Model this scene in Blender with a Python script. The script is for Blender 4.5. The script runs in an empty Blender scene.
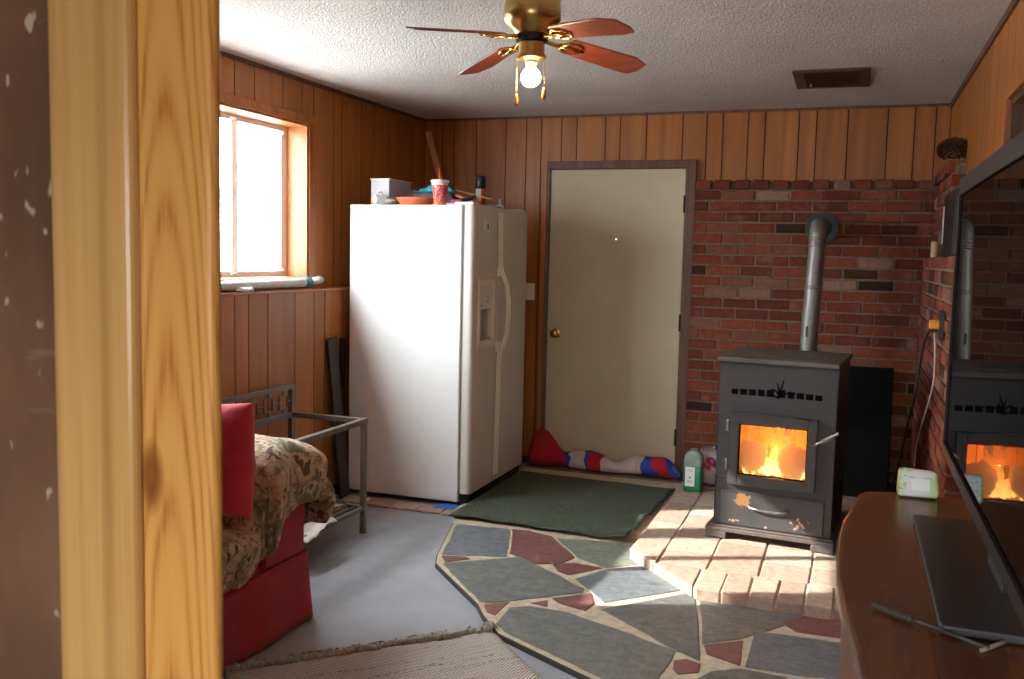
import bpy, bmesh, math, random
from mathutils import Vector, Matrix, noise
random.seed(7)
scn = bpy.context.scene
COL = scn.collection
R = math.radians

# ------------------------------------------------------------------ helpers
class MB:
    """collects shapes in world (or local) numbers, then links them as one mesh object"""
    def __init__(self, o=(0, 0, 0)):
        self.v = []; self.f = []; self.m = []; self.t = []; self.o = Vector(o)
    def add(self, vs, fs, mi=0, tone=0.5):
        b = len(self.v)
        self.v += [Vector(p) - self.o for p in vs]
        for f in fs:
            self.f.append([b + i for i in f]); self.m.append(mi); self.t.append(tone)
    def box(self, x0, x1, y0, y1, z0, z1, mi=0, tone=0.5, jit=0.0, M=None):
        vs = [Vector((x, y, z)) for z in (z0, z1) for y in (y0, y1) for x in (x0, x1)]
        if jit: vs = [p + Vector([random.uniform(-jit, jit) for _ in range(3)]) for p in vs]
        if M: vs = [M @ p for p in vs]
        self.add(vs, [(0, 2, 3, 1), (4, 5, 7, 6), (0, 1, 5, 4), (1, 3, 7, 5), (3, 2, 6, 7), (2, 0, 4, 6)], mi, tone)
    def tube(self, pts, r, n=10, mi=0, tone=.5, cap=True, flat=None):
        pts = [Vector(p) for p in pts]; rs = r if isinstance(r, (list, tuple)) else [r] * len(pts)
        rings = []; up = None
        for i, p in enumerate(pts):
            d = (pts[min(i + 1, len(pts) - 1)] - pts[max(i - 1, 0)]).normalized()
            if up is None:
                up = Vector((0, 0, 1)) if abs(d.z) < .9 else Vector((0, 1, 0))
            a = d.cross(up)
            if a.length < 1e-4: a = d.orthogonal()
            a.normalize(); b = a.cross(d).normalized(); up = b
            rings.append([p + (a * math.cos(2 * math.pi * k / n) + b * math.sin(2 * math.pi * k / n) * (flat or 1)) * rs[i] for k in range(n)])
        vs = [q for rg in rings for q in rg]; fs = []
        for i in range(len(rings) - 1):
            for k in range(n):
                fs.append((i * n + k, i * n + (k + 1) % n, (i + 1) * n + (k + 1) % n, (i + 1) * n + k))
        if cap:
            fs.append(tuple(range(n - 1, -1, -1))); fs.append(tuple((len(rings) - 1) * n + k for k in range(n)))
        self.add(vs, fs, mi, tone)
    def bar(self, a, b, w, h, mi=0, tone=.5, up=(0, 0, 1)):
        a = Vector(a); b = Vector(b); d = (b - a).normalized(); u = Vector(up)
        s = d.cross(u)
        if s.length < 1e-4: s = d.orthogonal()
        s.normalize(); u = s.cross(d).normalized()
        vs = [p + s * i * w / 2 + u * j * h / 2 for p in (a, b) for i, j in ((-1, -1), (1, -1), (1, 1), (-1, 1))]
        self.add(vs, [(3, 2, 1, 0), (4, 5, 6, 7), (0, 1, 5, 4), (1, 2, 6, 5), (2, 3, 7, 6), (3, 0, 4, 7)], mi, tone)
    def lathe(self, c, prof, n=32, mi=0, tone=.5, axis=None):
        c = Vector(c); rot = Vector((0, 0, 1)).rotation_difference(Vector(axis)).to_matrix() if axis else None
        vs = []
        for r, z in prof:
            for k in range(n):
                p = Vector((r * math.cos(2 * math.pi * k / n), r * math.sin(2 * math.pi * k / n), z))
                vs.append(c + (rot @ p if rot else p))
        fs = [(i * n + k, i * n + (k + 1) % n, (i + 1) * n + (k + 1) % n, (i + 1) * n + k) for i in range(len(prof) - 1) for k in range(n)]
        if prof[0][0] > 1e-6: fs.append(tuple(range(n - 1, -1, -1)))
        if prof[-1][0] > 1e-6: fs.append(tuple((len(prof) - 1) * n + k for k in range(n)))
        self.add(vs, fs, mi, tone)
    def prism(self, poly, z0, z1, mi=0, tone=.5, M=None):
        n = len(poly); vs = [Vector((x, y, z)) for z in (z0, z1) for x, y in poly]
        if M: vs = [M @ p for p in vs]
        fs = [tuple(range(n - 1, -1, -1)), tuple(range(n, 2 * n))] + [(i, (i + 1) % n, n + (i + 1) % n, n + i) for i in range(n)]
        self.add(vs, fs, mi, tone)
    def grid(self, fn, nu, nv, mi=0, tone=.5):
        vs = [fn(i / nu, j / nv) for i in range(nu + 1) for j in range(nv + 1)]
        fs = [(i * (nv + 1) + j, (i + 1) * (nv + 1) + j, (i + 1) * (nv + 1) + j + 1, i * (nv + 1) + j + 1) for i in range(nu) for j in range(nv)]
        self.add(vs, fs, mi, tone)
    def blob(self, c, rx, ry, rz, n=10, mi=0, tone=.5, amp=0, sc=20):
        c = Vector(c); vs = []; m = n // 2 + 1
        for i in range(m + 1):
            a = math.pi * i / m
            for k in range(n):
                p = Vector((math.sin(a) * math.cos(2 * math.pi * k / n) * rx, math.sin(a) * math.sin(2 * math.pi * k / n) * ry, math.cos(a) * rz))
                if amp: p *= 1 + amp * noise.noise((c + p) * sc)
                vs.append(c + p)
        fs = [(i * n + k, (i + 1) * n + k, (i + 1) * n + (k + 1) % n, i * n + (k + 1) % n) for i in range(m) for k in range(n)]
        self.add(vs, fs, mi, tone)
    def build(self, name, mats, parent=None, smooth=False, bevel=0, seg=2, sub=0, solid=0, kind=None, label=None):
        me = bpy.data.meshes.new(name); me.from_pydata([tuple(p) for p in self.v], [], self.f)
        mats = mats if isinstance(mats, (list, tuple)) else [mats]
        for m in mats: me.materials.append(m)
        me.polygons.foreach_set('material_index', self.m)
        at = me.attributes.new('tone', 'FLOAT', 'FACE'); at.data.foreach_set('value', self.t)
        bm = bmesh.new(); bm.from_mesh(me); bmesh.ops.remove_doubles(bm, verts=bm.verts, dist=1e-5)
        bmesh.ops.recalc_face_normals(bm, faces=bm.faces); bm.to_mesh(me); bm.free()
        if smooth:
            me.polygons.foreach_set('use_smooth', [True] * len(me.polygons))
            if smooth is not True: me.set_sharp_from_angle(angle=R(smooth))
        o = bpy.data.objects.new(name, me); COL.objects.link(o)
        if parent: o.parent = parent
        else: o.location = self.o
        if solid:
            s = o.modifiers.new('solid', 'SOLIDIFY'); s.thickness = solid; s.offset = 0
        if bevel:
            b = o.modifiers.new('bevel', 'BEVEL'); b.width = bevel; b.segments = seg; b.limit_method = 'ANGLE'; b.angle_limit = R(40)
            b.harden_normals = False
        if sub:
            s = o.modifiers.new('sub', 'SUBSURF'); s.levels = sub; s.render_levels = sub
        if kind: o['kind'] = kind
        if label: o['label'] = label
        return o

def tag(o, label, cat, group=None, kind=None):
    o['label'] = label; o['category'] = cat
    if group: o['group'] = group
    if kind: o['kind'] = kind
    return o
def thing(name, loc, label, cat, group=None, rz=0):
    o = bpy.data.objects.new(name, None); COL.objects.link(o); o.location = loc; o.rotation_euler = (0, 0, rz)
    o.empty_display_size = .05
    return tag(o, label, cat, group)
def at(t): return tuple(t.location)

# ------------------------------------------------------------------ materials
def sr(r, g, b):
    f = lambda c: (c / 12.92 if c <= .04045 else ((c + .055) / 1.055) ** 2.4)
    return (f(r / 255), f(g / 255), f(b / 255), 1)
class NT:
    def __init__(self, name):
        self.m = bpy.data.materials.new(name); self.m.use_nodes = True
        self.t = self.m.node_tree; self.n = self.t.nodes; self.n.clear()
        self.out = self.n.new('ShaderNodeOutputMaterial'); self.b = self.n.new('ShaderNodeBsdfPrincipled')
        self.l(self.b.outputs[0], self.out.inputs[0])
    def l(self, a, b): self.t.links.new(a, b)
    def node(self, k, **kw):
        x = self.n.new(k)
        for a, v in kw.items(): setattr(x, a, v)
        return x
    def coord(self, scale=(1, 1, 1), loc=(0, 0, 0), rot=(0, 0, 0)):
        c = self.node('ShaderNodeTexCoord'); m = self.node('ShaderNodeMapping')
        m.inputs['Scale'].default_value = scale; m.inputs['Location'].default_value = loc; m.inputs['Rotation'].default_value = rot
        self.l(c.outputs['Object'], m.inputs[0]); return m.outputs[0]
    def noise(self, vec, scale=5, detail=4, rough=.55, dist=0):
        x = self.node('ShaderNodeTexNoise'); self.l(vec, x.inputs['Vector'])
        x.inputs['Scale'].default_value = scale; x.inputs['Detail'].default_value = detail
        x.inputs['Roughness'].default_value = rough; x.inputs['Distortion'].default_value = dist
        return x.outputs['Fac']
    def voro(self, vec, scale=5, out='Distance', feat='F1'):
        x = self.node('ShaderNodeTexVoronoi', feature=feat); self.l(vec, x.inputs['Vector']); x.inputs['Scale'].default_value = scale
        return x.outputs[out]
    def ramp(self, fac, stops, interp='LINEAR'):
        x = self.node('ShaderNodeValToRGB'); x.color_ramp.interpolation = interp; e = x.color_ramp.elements
        fix = lambda c: c if len(c) == 4 else (*c, 1)
        e[0].position = stops[0][0]; e[0].color = fix(stops[0][1]); e[1].position = stops[-1][0]; e[1].color = fix(stops[-1][1])
        for p, c in stops[1:-1]: e.new(p).color = fix(c)
        self.l(fac, x.inputs[0]); return x.outputs[0]
    def mix(self, fac, a, b, mode='MIX'):
        x = self.node('ShaderNodeMix', data_type='RGBA', blend_type=mode)
        for s, v in ((x.inputs[0], fac), (x.inputs[6], a), (x.inputs[7], b)):
            if hasattr(v, 'is_output'): self.l(v, s)
            else: s.default_value = v
        return x.outputs[2]
    def math(self, op, a, b=0, clamp=False):
        x = self.node('ShaderNodeMath', operation=op, use_clamp=clamp)
        for s, v in ((x.inputs[0], a), (x.inputs[1], b)):
            if hasattr(v, 'is_output'): self.l(v, s)
            else: s.default_value = v
        return x.outputs[0]
    def attr(self, name='tone'):
        x = self.node('ShaderNodeAttribute', attribute_name=name); return x.outputs['Fac']
    def xyz(self, vec):
        x = self.node('ShaderNodeSeparateXYZ'); self.l(vec, x.inputs[0]); return x.outputs
    def bump(self, h, strength=.3, dist=.01):
        x = self.node('ShaderNodeBump'); x.inputs['Strength'].default_value = strength; x.inputs['Distance'].default_value = dist
        self.l(h, x.inputs['Height']); self.l(x.outputs[0], self.b.inputs['Normal'])
    def set(self, **kw):
        for k, v in kw.items():
            s = self.b.inputs[k.replace('_', ' ')]
            if hasattr(v, 'is_output'): self.l(v, s)
            else: s.default_value = v
        return self.m

def plain(name, c, rough=.5, metal=0, var=.12, scale=14, bump=0, bscale=60, spec=.5, **kw):
    n = NT(name); v = n.coord()
    f = n.noise(v, scale, 4)
    lo = tuple(x * (1 - var) for x in c[:3]) + (1,); hi = tuple(min(1, x * (1 + var)) for x in c[:3]) + (1,)
    n.set(Base_Color=n.ramp(f, [(.3, lo), (.7, hi)]), Roughness=rough, Metallic=metal, Specular_IOR_Level=spec)
    if bump: n.bump(n.noise(v, bscale, 3), bump, .004)
    if kw: n.set(**kw)
    return n.m

def wood(name, dark, mid, light, axis='z', rough=.45, stretch=22, knots=False, bump=.08, spec=.5):
    n = NT(name); s = {'x': (1.1, stretch, stretch), 'y': (stretch, 1.1, stretch), 'z': (stretch, stretch, 1.1)}[axis]
    v = n.coord(s); t = n.attr()
    add = n.node('ShaderNodeVectorMath', operation='ADD'); cmb = n.node('ShaderNodeCombineXYZ')
    k = n.math('MULTIPLY', t, 37.0)
    for i in range(3): n.l(k, cmb.inputs[i])
    n.l(v, add.inputs[0]); n.l(cmb.outputs[0], add.inputs[1])
    g = n.noise(add.outputs[0], 1.0, 6, .6, .6)
    c = n.ramp(g, [(.28, dark), (.5, mid), (.72, light)])
    tv = n.ramp(t, [(0, (.84, .82, .80, 1)), (1, (1.10, 1.08, 1.06, 1))])
    c = n.mix(1.0, c, tv, 'MULTIPLY')
    v2 = n.coord((s[0] * .28, s[1] * .28, s[2] * .9))
    w = n.node('ShaderNodeTexWave', wave_type='RINGS' if knots else 'BANDS', bands_direction='X') if not knots else n.node('ShaderNodeTexWave', wave_type='RINGS', rings_direction='X')
    n.l(v2, w.inputs['Vector']); w.inputs['Scale'].default_value = .55; w.inputs['Distortion'].default_value = 7; w.inputs['Detail'].default_value = 2; w.inputs['Detail Scale'].default_value = .7
    c = n.mix(.35, c, n.mix(1.0, c, n.ramp(w.outputs[1], [(0, (.55, .48, .40, 1)), (.35, (1, 1, 1, 1))]), 'MULTIPLY'))
    kn = n.voro(n.coord((4.5, 4.5, 1.6)), 1.0)
    c = n.mix(n.ramp(kn, [(.035, (.75, .75, .75, 1)), (.09, (0, 0, 0, 1))]), c, (dark[0] * .3, dark[1] * .3, dark[2] * .3, 1))
    n.set(Base_Color=c, Roughness=rough, Specular_IOR_Level=spec)
    n.bump(g, bump, .003); return n.m

M = {}
M['panel'] = wood('wood_panelling', sr(152, 92, 38), sr(168, 104, 45), sr(180, 116, 55), rough=.42, stretch=15, bump=.04)
M['groove'] = plain('panel_groove', sr(58, 28, 12), .7)
M['trimwood'] = wood('casing_wood', sr(128, 72, 30), sr(168, 102, 48), sr(190, 124, 64), rough=.4)
M['trimwood_y'] = wood('casing_wood_long', sr(128, 72, 30), sr(168, 102, 48), sr(190, 124, 64), axis='y', rough=.4)
M['darktrim'] = wood('dark_trim', sr(84, 54, 38), sr(108, 72, 50), sr(128, 90, 66), rough=.5)
M['pine'] = wood('pine_board', sr(186, 122, 46), sr(216, 156, 66), sr(228, 174, 88), rough=.28, stretch=14)
M['pale'] = wood('pale_stick_wood', sr(206, 172, 124), sr(224, 190, 142), sr(232, 204, 160), rough=.6)
M['pine2'] = wood('maple_board', sr(174, 132, 76), sr(186, 146, 88), sr(197, 158, 100), rough=.26, stretch=40)
M['steelframe'] = plain('door_frame_paint', sr(112, 92, 74), .5)
M['cream'] = plain('cream_door_paint', sr(206, 192, 160), .45, var=.05, scale=3)
M['brass'] = plain('brass', sr(214, 172, 92), .22, 1, var=.06)
M['brass2'] = plain('antique_brass', sr(196, 168, 108), .28, 1, var=.08)
M['chrome'] = plain('steel', sr(190, 190, 190), .3, 1)
M['black'] = plain('black_plastic', sr(24, 24, 25), .4)
M['white'] = plain('white_plastic', sr(232, 232, 230), .35, var=.03)
M['hinge'] = plain('dark_hinge', sr(60, 44, 34), .45, .6)

def mat_ceiling():
    n = NT('popcorn_ceiling'); v = n.coord()
    a = n.noise(v, 120, 2, .6); b = n.voro(v, 95)
    f = n.noise(v, 1.1, 3)
    c = n.ramp(f, [(.3, sr(208, 203, 198)), (.7, sr(220, 216, 211))])
    n.set(Base_Color=n.mix(n.ramp(a, [(.34, (.5, .5, .5, 1)), (.5, (0, 0, 0, 1))]), c, sr(140, 133, 128)), Roughness=.95, Specular_IOR_Level=.1)
    n.bump(n.math('SUBTRACT', a, n.math('MULTIPLY', b, .6)), .65, .010); return n.m
M['ceiling'] = mat_ceiling()
def mat_floor():
    n = NT('grey_painted_concrete'); v = n.coord()
    f = n.noise(v, 2.2, 6, .6); s = n.noise(v, 9, 5, .7)
    c = n.ramp(f, [(.3, sr(140, 143, 149)), (.7, sr(160, 163, 168))])
    c = n.mix(n.ramp(s, [(.62, (0, 0, 0, 1)), (.78, (.35, .35, .35, 1))]), c, sr(112, 110, 110))
    n.set(Base_Color=c, Roughness=n.ramp(s, [(.3, (.28, .28, .28, 1)), (.7, (.5, .5, .5, 1))]))
    n.bump(n.noise(v, 25, 3), .06, .004); return n.m
M['floor'] = mat_floor()
def mat_stone(name, a, b, streak):
    n = NT(name); v = n.coord(); t = n.attr()
    f = n.noise(n.coord((9, 17, 9), rot=(0, 0, .5)), 1.0, 10, .74, .6); g = n.noise(v, 30, 6, .75)
    c = n.ramp(f, [(.3, a), (.62, b), (.8, streak)])
    c = n.mix(1.0, c, n.ramp(t, [(0, (.8, .82, .84, 1)), (1, (1.15, 1.13, 1.1, 1))]), 'MULTIPLY')
    c = n.mix(1.0, c, n.ramp(g, [(.3, (.62, .62, .62, 1)), (.5, (1, 1, 1, 1)), (.7, (1.25, 1.22, 1.18, 1))]), 'MULTIPLY'); h_ = n.noise(n.coord((2, 5, 2), rot=(0, 0, 1.0)), 5, 8, .8, 1.5); c = n.mix(n.ramp(h_, [(.60, (0, 0, 0, 1)), (.70, (.5, .5, .5, 1))]), c, sr(176, 168, 156))
    n.set(Base_Color=c, Roughness=.5); n.bump(n.math('ADD', n.math('MULTIPLY', f, 1.0), n.math('MULTIPLY', g, .4)), .7, .018); return n.m
M['slate'] = mat_stone('grey_slate', sr(86, 90, 88), sr(112, 115, 111), sr(150, 146, 136))
M['slateblue'] = mat_stone('blue_slate', sr(92, 98, 104), sr(116, 122, 127), sr(146, 148, 148))
M['slategreen'] = mat_stone('green_slate', sr(110, 116, 106), sr(134, 140, 126), sr(160, 158, 144))
M['redstone'] = mat_stone('red_slate', sr(104, 64, 60), sr(126, 82, 76), sr(158, 122, 110))
M['grout'] = plain('sandy_grout', sr(186, 172, 148), .9, var=.2, scale=30, bump=.5, bscale=120)
M['slabedge'] = plain('dark_slab_edge', sr(58, 54, 50), .8)
def mat_brick(name, stops, spec=.25):
    n = NT(name); v = n.coord(); t = n.attr()
    c = n.ramp(t, stops)
    f = n.noise(v, 28, 6, .7); g = n.noise(v, 9, 3)
    c = n.mix(n.ramp(f, [(.35, (.55, .55, .55, 1)), (.6, (0, 0, 0, 1))]), c, n.mix(1.0, c, (.55, .5, .48, 1), 'MULTIPLY'))
    c = n.mix(n.ramp(g, [(.6, (0, 0, 0, 1)), (.78, (.4, .4, .4, 1))]), c, sr(150, 122, 104))
    n.set(Base_Color=c, Roughness=.85, Specular_IOR_Level=spec); n.bump(f, .6, .01); return n.m
M['brick'] = mat_brick('red_brick', [(0, sr(50, 30, 24)), (.05, sr(64, 36, 28)), (.08, sr(98, 48, 32)), (.45, sr(118, 58, 38)), (.75, sr(136, 70, 46)), (.93, sr(124, 80, 60)), (1, sr(150, 116, 98))])
M['mortar'] = plain('brick_mortar', sr(116, 98, 80), .95, var=.25, scale=40, bump=.6, bscale=160)
M['paver'] = mat_brick('hearth_brick', [(0, sr(160, 136, 120)), (.5, sr(178, 154, 136)), (1, sr(194, 174, 158))])
M['paverjoint'] = plain('hearth_joint', sr(182, 164, 142), .95, var=.3, scale=50, bump=.5)

# ------------------------------------------------------------------ camera
yaw, pitch, roll = R(20.03), R(5.2), R(1.31)
fw = Vector((-math.sin(yaw) * math.cos(pitch), math.cos(yaw) * math.cos(pitch), -math.sin(pitch)))
rt = Vector((math.cos(yaw), math.sin(yaw), 0)); up = rt.cross(fw)
rr = rt * math.cos(roll) + up * math.sin(roll); uu = -rt * math.sin(roll) + up * math.cos(roll)
cd = bpy.data.cameras.new('camera'); cam = bpy.data.objects.new('camera', cd); COL.objects.link(cam)
cam.matrix_world = Matrix(((rr.x, uu.x, -fw.x, 0), (rr.y, uu.y, -fw.y, 0), (rr.z, uu.z, -fw.z, 1.45), (0, 0, 0, 1)))
cd.sensor_width = 23.7; cd.lens = 928.4 / 1024 * 23.7; cd.clip_start = .02
cd.dof.use_dof = True; cd.dof.focus_distance = 4.9; cd.dof.aperture_fstop = 8
scn.camera = cam

# ------------------------------------------------------------------ room shell
XL, XU, XR, YB, ZC = -2.82, -2.90, .49, 6.06, 2.39      # lower left wall, upper left wall, right wall, back wall, ceiling
YR = -1.6

def planks(mb, fixed, axis, grooves, z0, z1, holes=(), thick=.012, inward=1, gap=.007):
    """vertical boards between grooves; axis 'x': along X at Y=fixed, 'y': along Y at X=fixed"""
    for a, b in zip(grooves[:-1], grooves[1:]):
        tone = random.random(); cuts = [(z0, z1)]
        pieces = [(a, b, z0, z1)]
        for h in holes:
            new = []
            for (p, q, c, d) in pieces:
                if q <= h[0] or p >= h[1] or d <= h[2] or c >= h[3]: new.append((p, q, c, d)); continue
                if p < h[0]: new.append((p, h[0], c, d))
                if q > h[1]: new.append((h[1], q, c, d))
                m0, m1 = max(p, h[0]), min(q, h[1])
                if c < h[2]: new.append((m0, m1, c, h[2]))
                if d > h[3]: new.append((m0, m1, h[3], d))
            pieces = new
        for (p, q, c, d) in pieces:
            p2 = p + (gap / 2 if p == a else 0); q2 = q - (gap / 2 if q == b else 0)
            if q2 - p2 < .002: continue
            if axis == 'x': mb.box(p2, q2, min(fixed, fixed + thick * inward), max(fixed, fixed + thick * inward), c, d, 0, tone)
            else: mb.box(min(fixed, fixed + thick * inward), max(fixed, fixed + thick * inward), p2, q2, c, d, 0, tone)

def slab_holes(mb, axis, fixed, depth, a0, a1, z0, z1, holes, mi):
    """solid wall with rectangular holes"""
    A = sorted({a0, a1, *[h[0] for h in holes], *[h[1] for h in holes]}); Z = sorted({z0, z1, *[h[2] for h in holes], *[h[3] for h in holes]})
    for a, b in zip(A[:-1], A[1:]):
        for c, d in zip(Z[:-1], Z[1:]):
            if any(a >= h[0] - 1e-6 and b <= h[1] + 1e-6 and c >= h[2] - 1e-6 and d <= h[3] + 1e-6 for h in holes): continue
            lo, hi = min(fixed, fixed + depth), max(fixed, fixed + depth)
            if axis == 'x': mb.box(a, b, lo, hi, c, d, mi)
            else: mb.box(lo, hi, a, b, c, d, mi)

fl = MB(); fl.box(-3.2, .7, YR - .2, 6.3, -.1, 0); fl.build('floor', M['floor'], kind='structure')
ce = MB(); ce.box(-3.2, .7, YR - .2, 6.3, ZC, ZC + .1); ce.build('ceiling', M['ceiling'], kind='structure')

# left wall: upper sheet set back, lower half thicker with a ledge at 1.23 m
WIN = (2.60, 4.54, 1.297, 2.14)
def gl(start, known, end, rnd):
    g = [start]; x = start
    while x < known[0] - .32:
        x += rnd.choice([.1, .14, .2, .24]); g.append(x)
    g = [q for q in g if q < known[0] - .06] + list(known)
    x = g[-1]
    while x < end - .26:
        x += rnd.choice([.1, .14, .2, .24]); g.append(x)
    return g + [end]
rnd = random.Random(3)
wl = MB()
gu = gl(YR, [3.72, 3.893, 4.057, 4.307, 4.492, 4.606, 4.827, 4.918, 5.15, 5.30, 5.52, 5.66, 5.88], YB, rnd)
planks(wl, XU - .012, 'y', gu, 1.215, ZC - .002, [WIN])
glw = gl(YR, [3.55, 3.66, 3.781, 3.891, 4.053, 4.302, 4.491, 4.604, 4.80, 4.95, 5.2, 5.34, 5.56, 5.7, 5.9], YB, rnd)
planks(wl, XL - .012, 'y', glw, .07, 1.222)
slab_holes(wl, 'y', XU - .012, -.17, YR, 6.2, -.02, ZC, [WIN], 1)
wl.box(XU - .011, XL - .0125, YR, YB, 0, 1.215, 1)
wl.build('wall_left', [M['panel'], M['groove']], kind='structure')
lg = MB(); lg.box(XU - .005, XL + .012, .95, YB - .01, 1.222, 1.236, 0, .7)
lg.build('trim_1', M['trimwood_y'], kind='structure', bevel=.003)
# back wall, with the door opening
DOOR = (-1.99, -1.005, 0, 2.06)
wb = MB(); gb = [-2.9, -2.77, -2.674, -2.505, -2.287, -2.138, -2.03, -1.887, -1.781, -1.584, -1.485, -1.309, -1.075, -.921, -.82, -.666, -.562, -.36, -.257, -.076, .148, .298, .411, .49]
planks(wb, YB + .012, 'x', gb, .05, ZC - .002, [DOOR], inward=-1)
slab_holes(wb, 'x', YB + .012, .14, -3.1, .7, -.02, ZC, [DOOR], 1)
wb.build('wall_back', [M['panel'], M['groove']], kind='structure')
# right wall with an opening high up
W2 = (2.55, 3.70, 1.42, 2.03)
wr = MB(); gr = gl(YR, [3.9, 4.1, 4.34, 4.5, 4.75, 4.9, 5.16, 5.38, 5.55, 5.76], YB, rnd)
planks(wr, XR + .012, 'y', gr, .05, ZC - .002, [W2], inward=-1)
slab_holes(wr, 'y', XR + .012, .14, YR, 6.2, -.02, ZC, [W2], 1)
wr.build('wall_right', [M['panel'], M['groove']], kind='structure')
cr = MB(); cr.box(XR - .012, XR + .002, YR, YB, ZC - .03, ZC, 0, .2)
cr.build('trim_2', M['darktrim'], kind='structure')
cr = MB(); cr.box(XU, XR, YB - .012, YB + .002, ZC - .016, ZC, 0, .2); cr.box(XU - .002, XU + .012, YR, YB, ZC - .02, ZC, 0, .2)
cr.build('trim_3', M['darktrim'], kind='structure')
# rear part behind the camera: end wall with an unseen window added as fill light, and the stub wall whose edge boards the photo shows
RW = (-.65, .40, 1.0, 1.75)
wz = MB(); planks(wz, YR - .012, 'x', [-2.9 + .17 * i for i in range(20)] + [.49], .05, ZC - .002, [RW])
slab_holes(wz, 'x', YR - .012, -.14, -3.1, .7, -.02, ZC, [RW], 1)
wz.build('wall_rear', [M['panel'], M['groove']], kind='structure')
rwf = MB()
for a, b in ((RW[0], RW[0] + .05), (RW[1] - .05, RW[1]), (-.145, -.105)): rwf.box(a, b, YR - .1, YR - .05, RW[2], RW[3])
for a, b in ((RW[2], RW[2] + .05), (RW[3] - .05, RW[3])): rwf.box(RW[0], RW[1], YR - .1, YR - .05, a, b)
rwf.build('fill_window', M['white'], kind='structure', bevel=.004)
wp = MB(); wp.box(-2.9, -.765, .835, .895, 0, ZC - .002, 1)
planks(wp, .823, 'x', [-2.9 + .1779 * i for i in range(13)], 0, ZC - .003)
planks(wp, .907, 'x', [-2.9 + .1779 * i for i in range(13)], 0, ZC - .003, inward=-1)
wp.build('wall_partition', [M['panel'], M['groove']], kind='structure')

# edge boards of the doorway at the left of the photo
def mat_pine():
    n = NT('knotty_pine'); v = n.coord(); x = n.xyz(v)
    # distance to two knots, stretched along the board
    def knot(cx, cz):
        dx = n.math('SUBTRACT', x[0], cx); dz = n.math('MULTIPLY', n.math('SUBTRACT', x[2], cz), .42)
        return n.math('SQRT', n.math('ADD', n.math('MULTIPLY', dx, dx), n.math('MULTIPLY', dz, dz)))
    k1 = knot(-.706, 1.20); k2 = knot(-.69, 1.62)
    pull = n.math('DIVIDE', .0012, n.math('ADD', k1, .018)); pull2 = n.math('DIVIDE', .0005, n.math('ADD', k2, .02))
    w = n.noise(n.coord((3, 3, 1.3)), 1.0, 2, .5)
    dx0 = n.math('ADD', x[0], .682)
    arch = n.math('ADD', n.math('ADD', x[2], n.math('MULTIPLY', n.math('MULTIPLY', dx0, dx0), 190)), n.math('ADD', n.math('MULTIPLY', w, .62), n.math('MULTIPLY', pull, 2.2)))
    ring = n.math('SINE', n.math('MULTIPLY', arch, 40))
    fine = n.noise(n.coord((160, 160, 3)), 1.0, 3)
    c = n.ramp(n.math('ADD', n.math('MULTIPLY', ring, .24), n.math('MULTIPLY', fine, .6)), [(.02, sr(168, 110, 50)), (.10, sr(186, 132, 64)), (.3, sr(196, 145, 74)), (.8, sr(203, 154, 82))])
    c = n.mix(n.ramp(k1, [(.009, (.9, .9, .9, 1)), (.014, (.55, .55, .55, 1)), (.019, (0, 0, 0, 1))]), c, sr(120, 68, 30))
    n.set(Base_Color=c, Roughness=.25); return n.m
M['knotty'] = mat_pine()
b = MB(); b.box(-.745, -.6245, .80, .822, 0, ZC - .003)
b.build('trim_4', M['knotty'], kind='structure', bevel=.011, seg=4)
b = MB(); b.box(-.829, -.716, .784, .806, 0, ZC - .003, 0, .6)
b.build('trim_5', M['pine2'], kind='structure', bevel=.014, seg=4)
def mat_brown():
    n = NT('scuffed_brown_paint'); v = n.coord((1, 1, .55))
    f = n.noise(n.coord((2.5, 2.5, 1.2)), 2, 5); c = n.ramp(f, [(.3, sr(76, 52, 38)), (.7, sr(118, 88, 66))])
    s = n.noise(v, 34, 2, .4); c = n.mix(n.ramp(s, [(.67, (0, 0, 0, 1)), (.70, (.6, .6, .6, 1))]), c, sr(196, 184, 160))
    s2 = n.noise(n.coord((3, 3, 14)), 2.2, 3); c = n.mix(n.ramp(s2, [(.68, (0, 0, 0, 1)), (.76, (.45, .45, .45, 1))]), c, sr(130, 118, 106))
    n.set(Base_Color=c, Roughness=.35); return n.m
M['brownpaint'] = mat_brown()
b = MB(); b.box(-1.70, -.80, .790, .819, 0.01, 2.08)
b.build('door_2', M['brownpaint'], kind='structure', bevel=.005)

# ------------------------------------------------------------------ window in the left wall
def mat_glass():
    n = NT('window_glass'); tr = n.node('ShaderNodeBsdfTransparent'); gl = n.node('ShaderNodeBsdfGlossy'); gl.inputs['Roughness'].default_value = .02
    lw0 = n.node('ShaderNodeLayerWeight'); lw0.inputs[0].default_value = .5; lw = n.math('ADD', .02, n.math('MULTIPLY', n.math('POWER', lw0.outputs['Facing'], 5.0), .4)); mx = n.node('ShaderNodeMixShader')
    tr.inputs[0].default_value = (.95, .97, .97, 1)
    n.l(lw, mx.inputs[0]); n.l(tr.outputs[0], mx.inputs[1]); n.l(gl.outputs[0], mx.inputs[2]); n.l(mx.outputs[0], n.out.inputs[0]); return n.m
M['glass'] = mat_glass()
M['vinyl'] = plain('window_vinyl', sr(240, 236, 232), .4, var=.04)
def vinyl():
    n = NT('window_frame_vinyl'); v = n.coord(); n.set(Base_Color=n.ramp(n.noise(v, 12), [(.3, sr(236, 230, 226)), (.7, sr(244, 240, 236))]), Roughness=.4)
    tl = n.node('ShaderNodeBsdfTranslucent'); tl.inputs[0].default_value = (.75, .68, .66, 1); mx = n.node('ShaderNodeMixShader'); mx.inputs[0].default_value = .22
    n.l(n.b.outputs[0], mx.inputs[1]); n.l(tl.outputs[0], mx.inputs[2]); n.l(mx.outputs[0], n.out.inputs[0]); return n.m
M['vinyl'] = vinyl()
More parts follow.
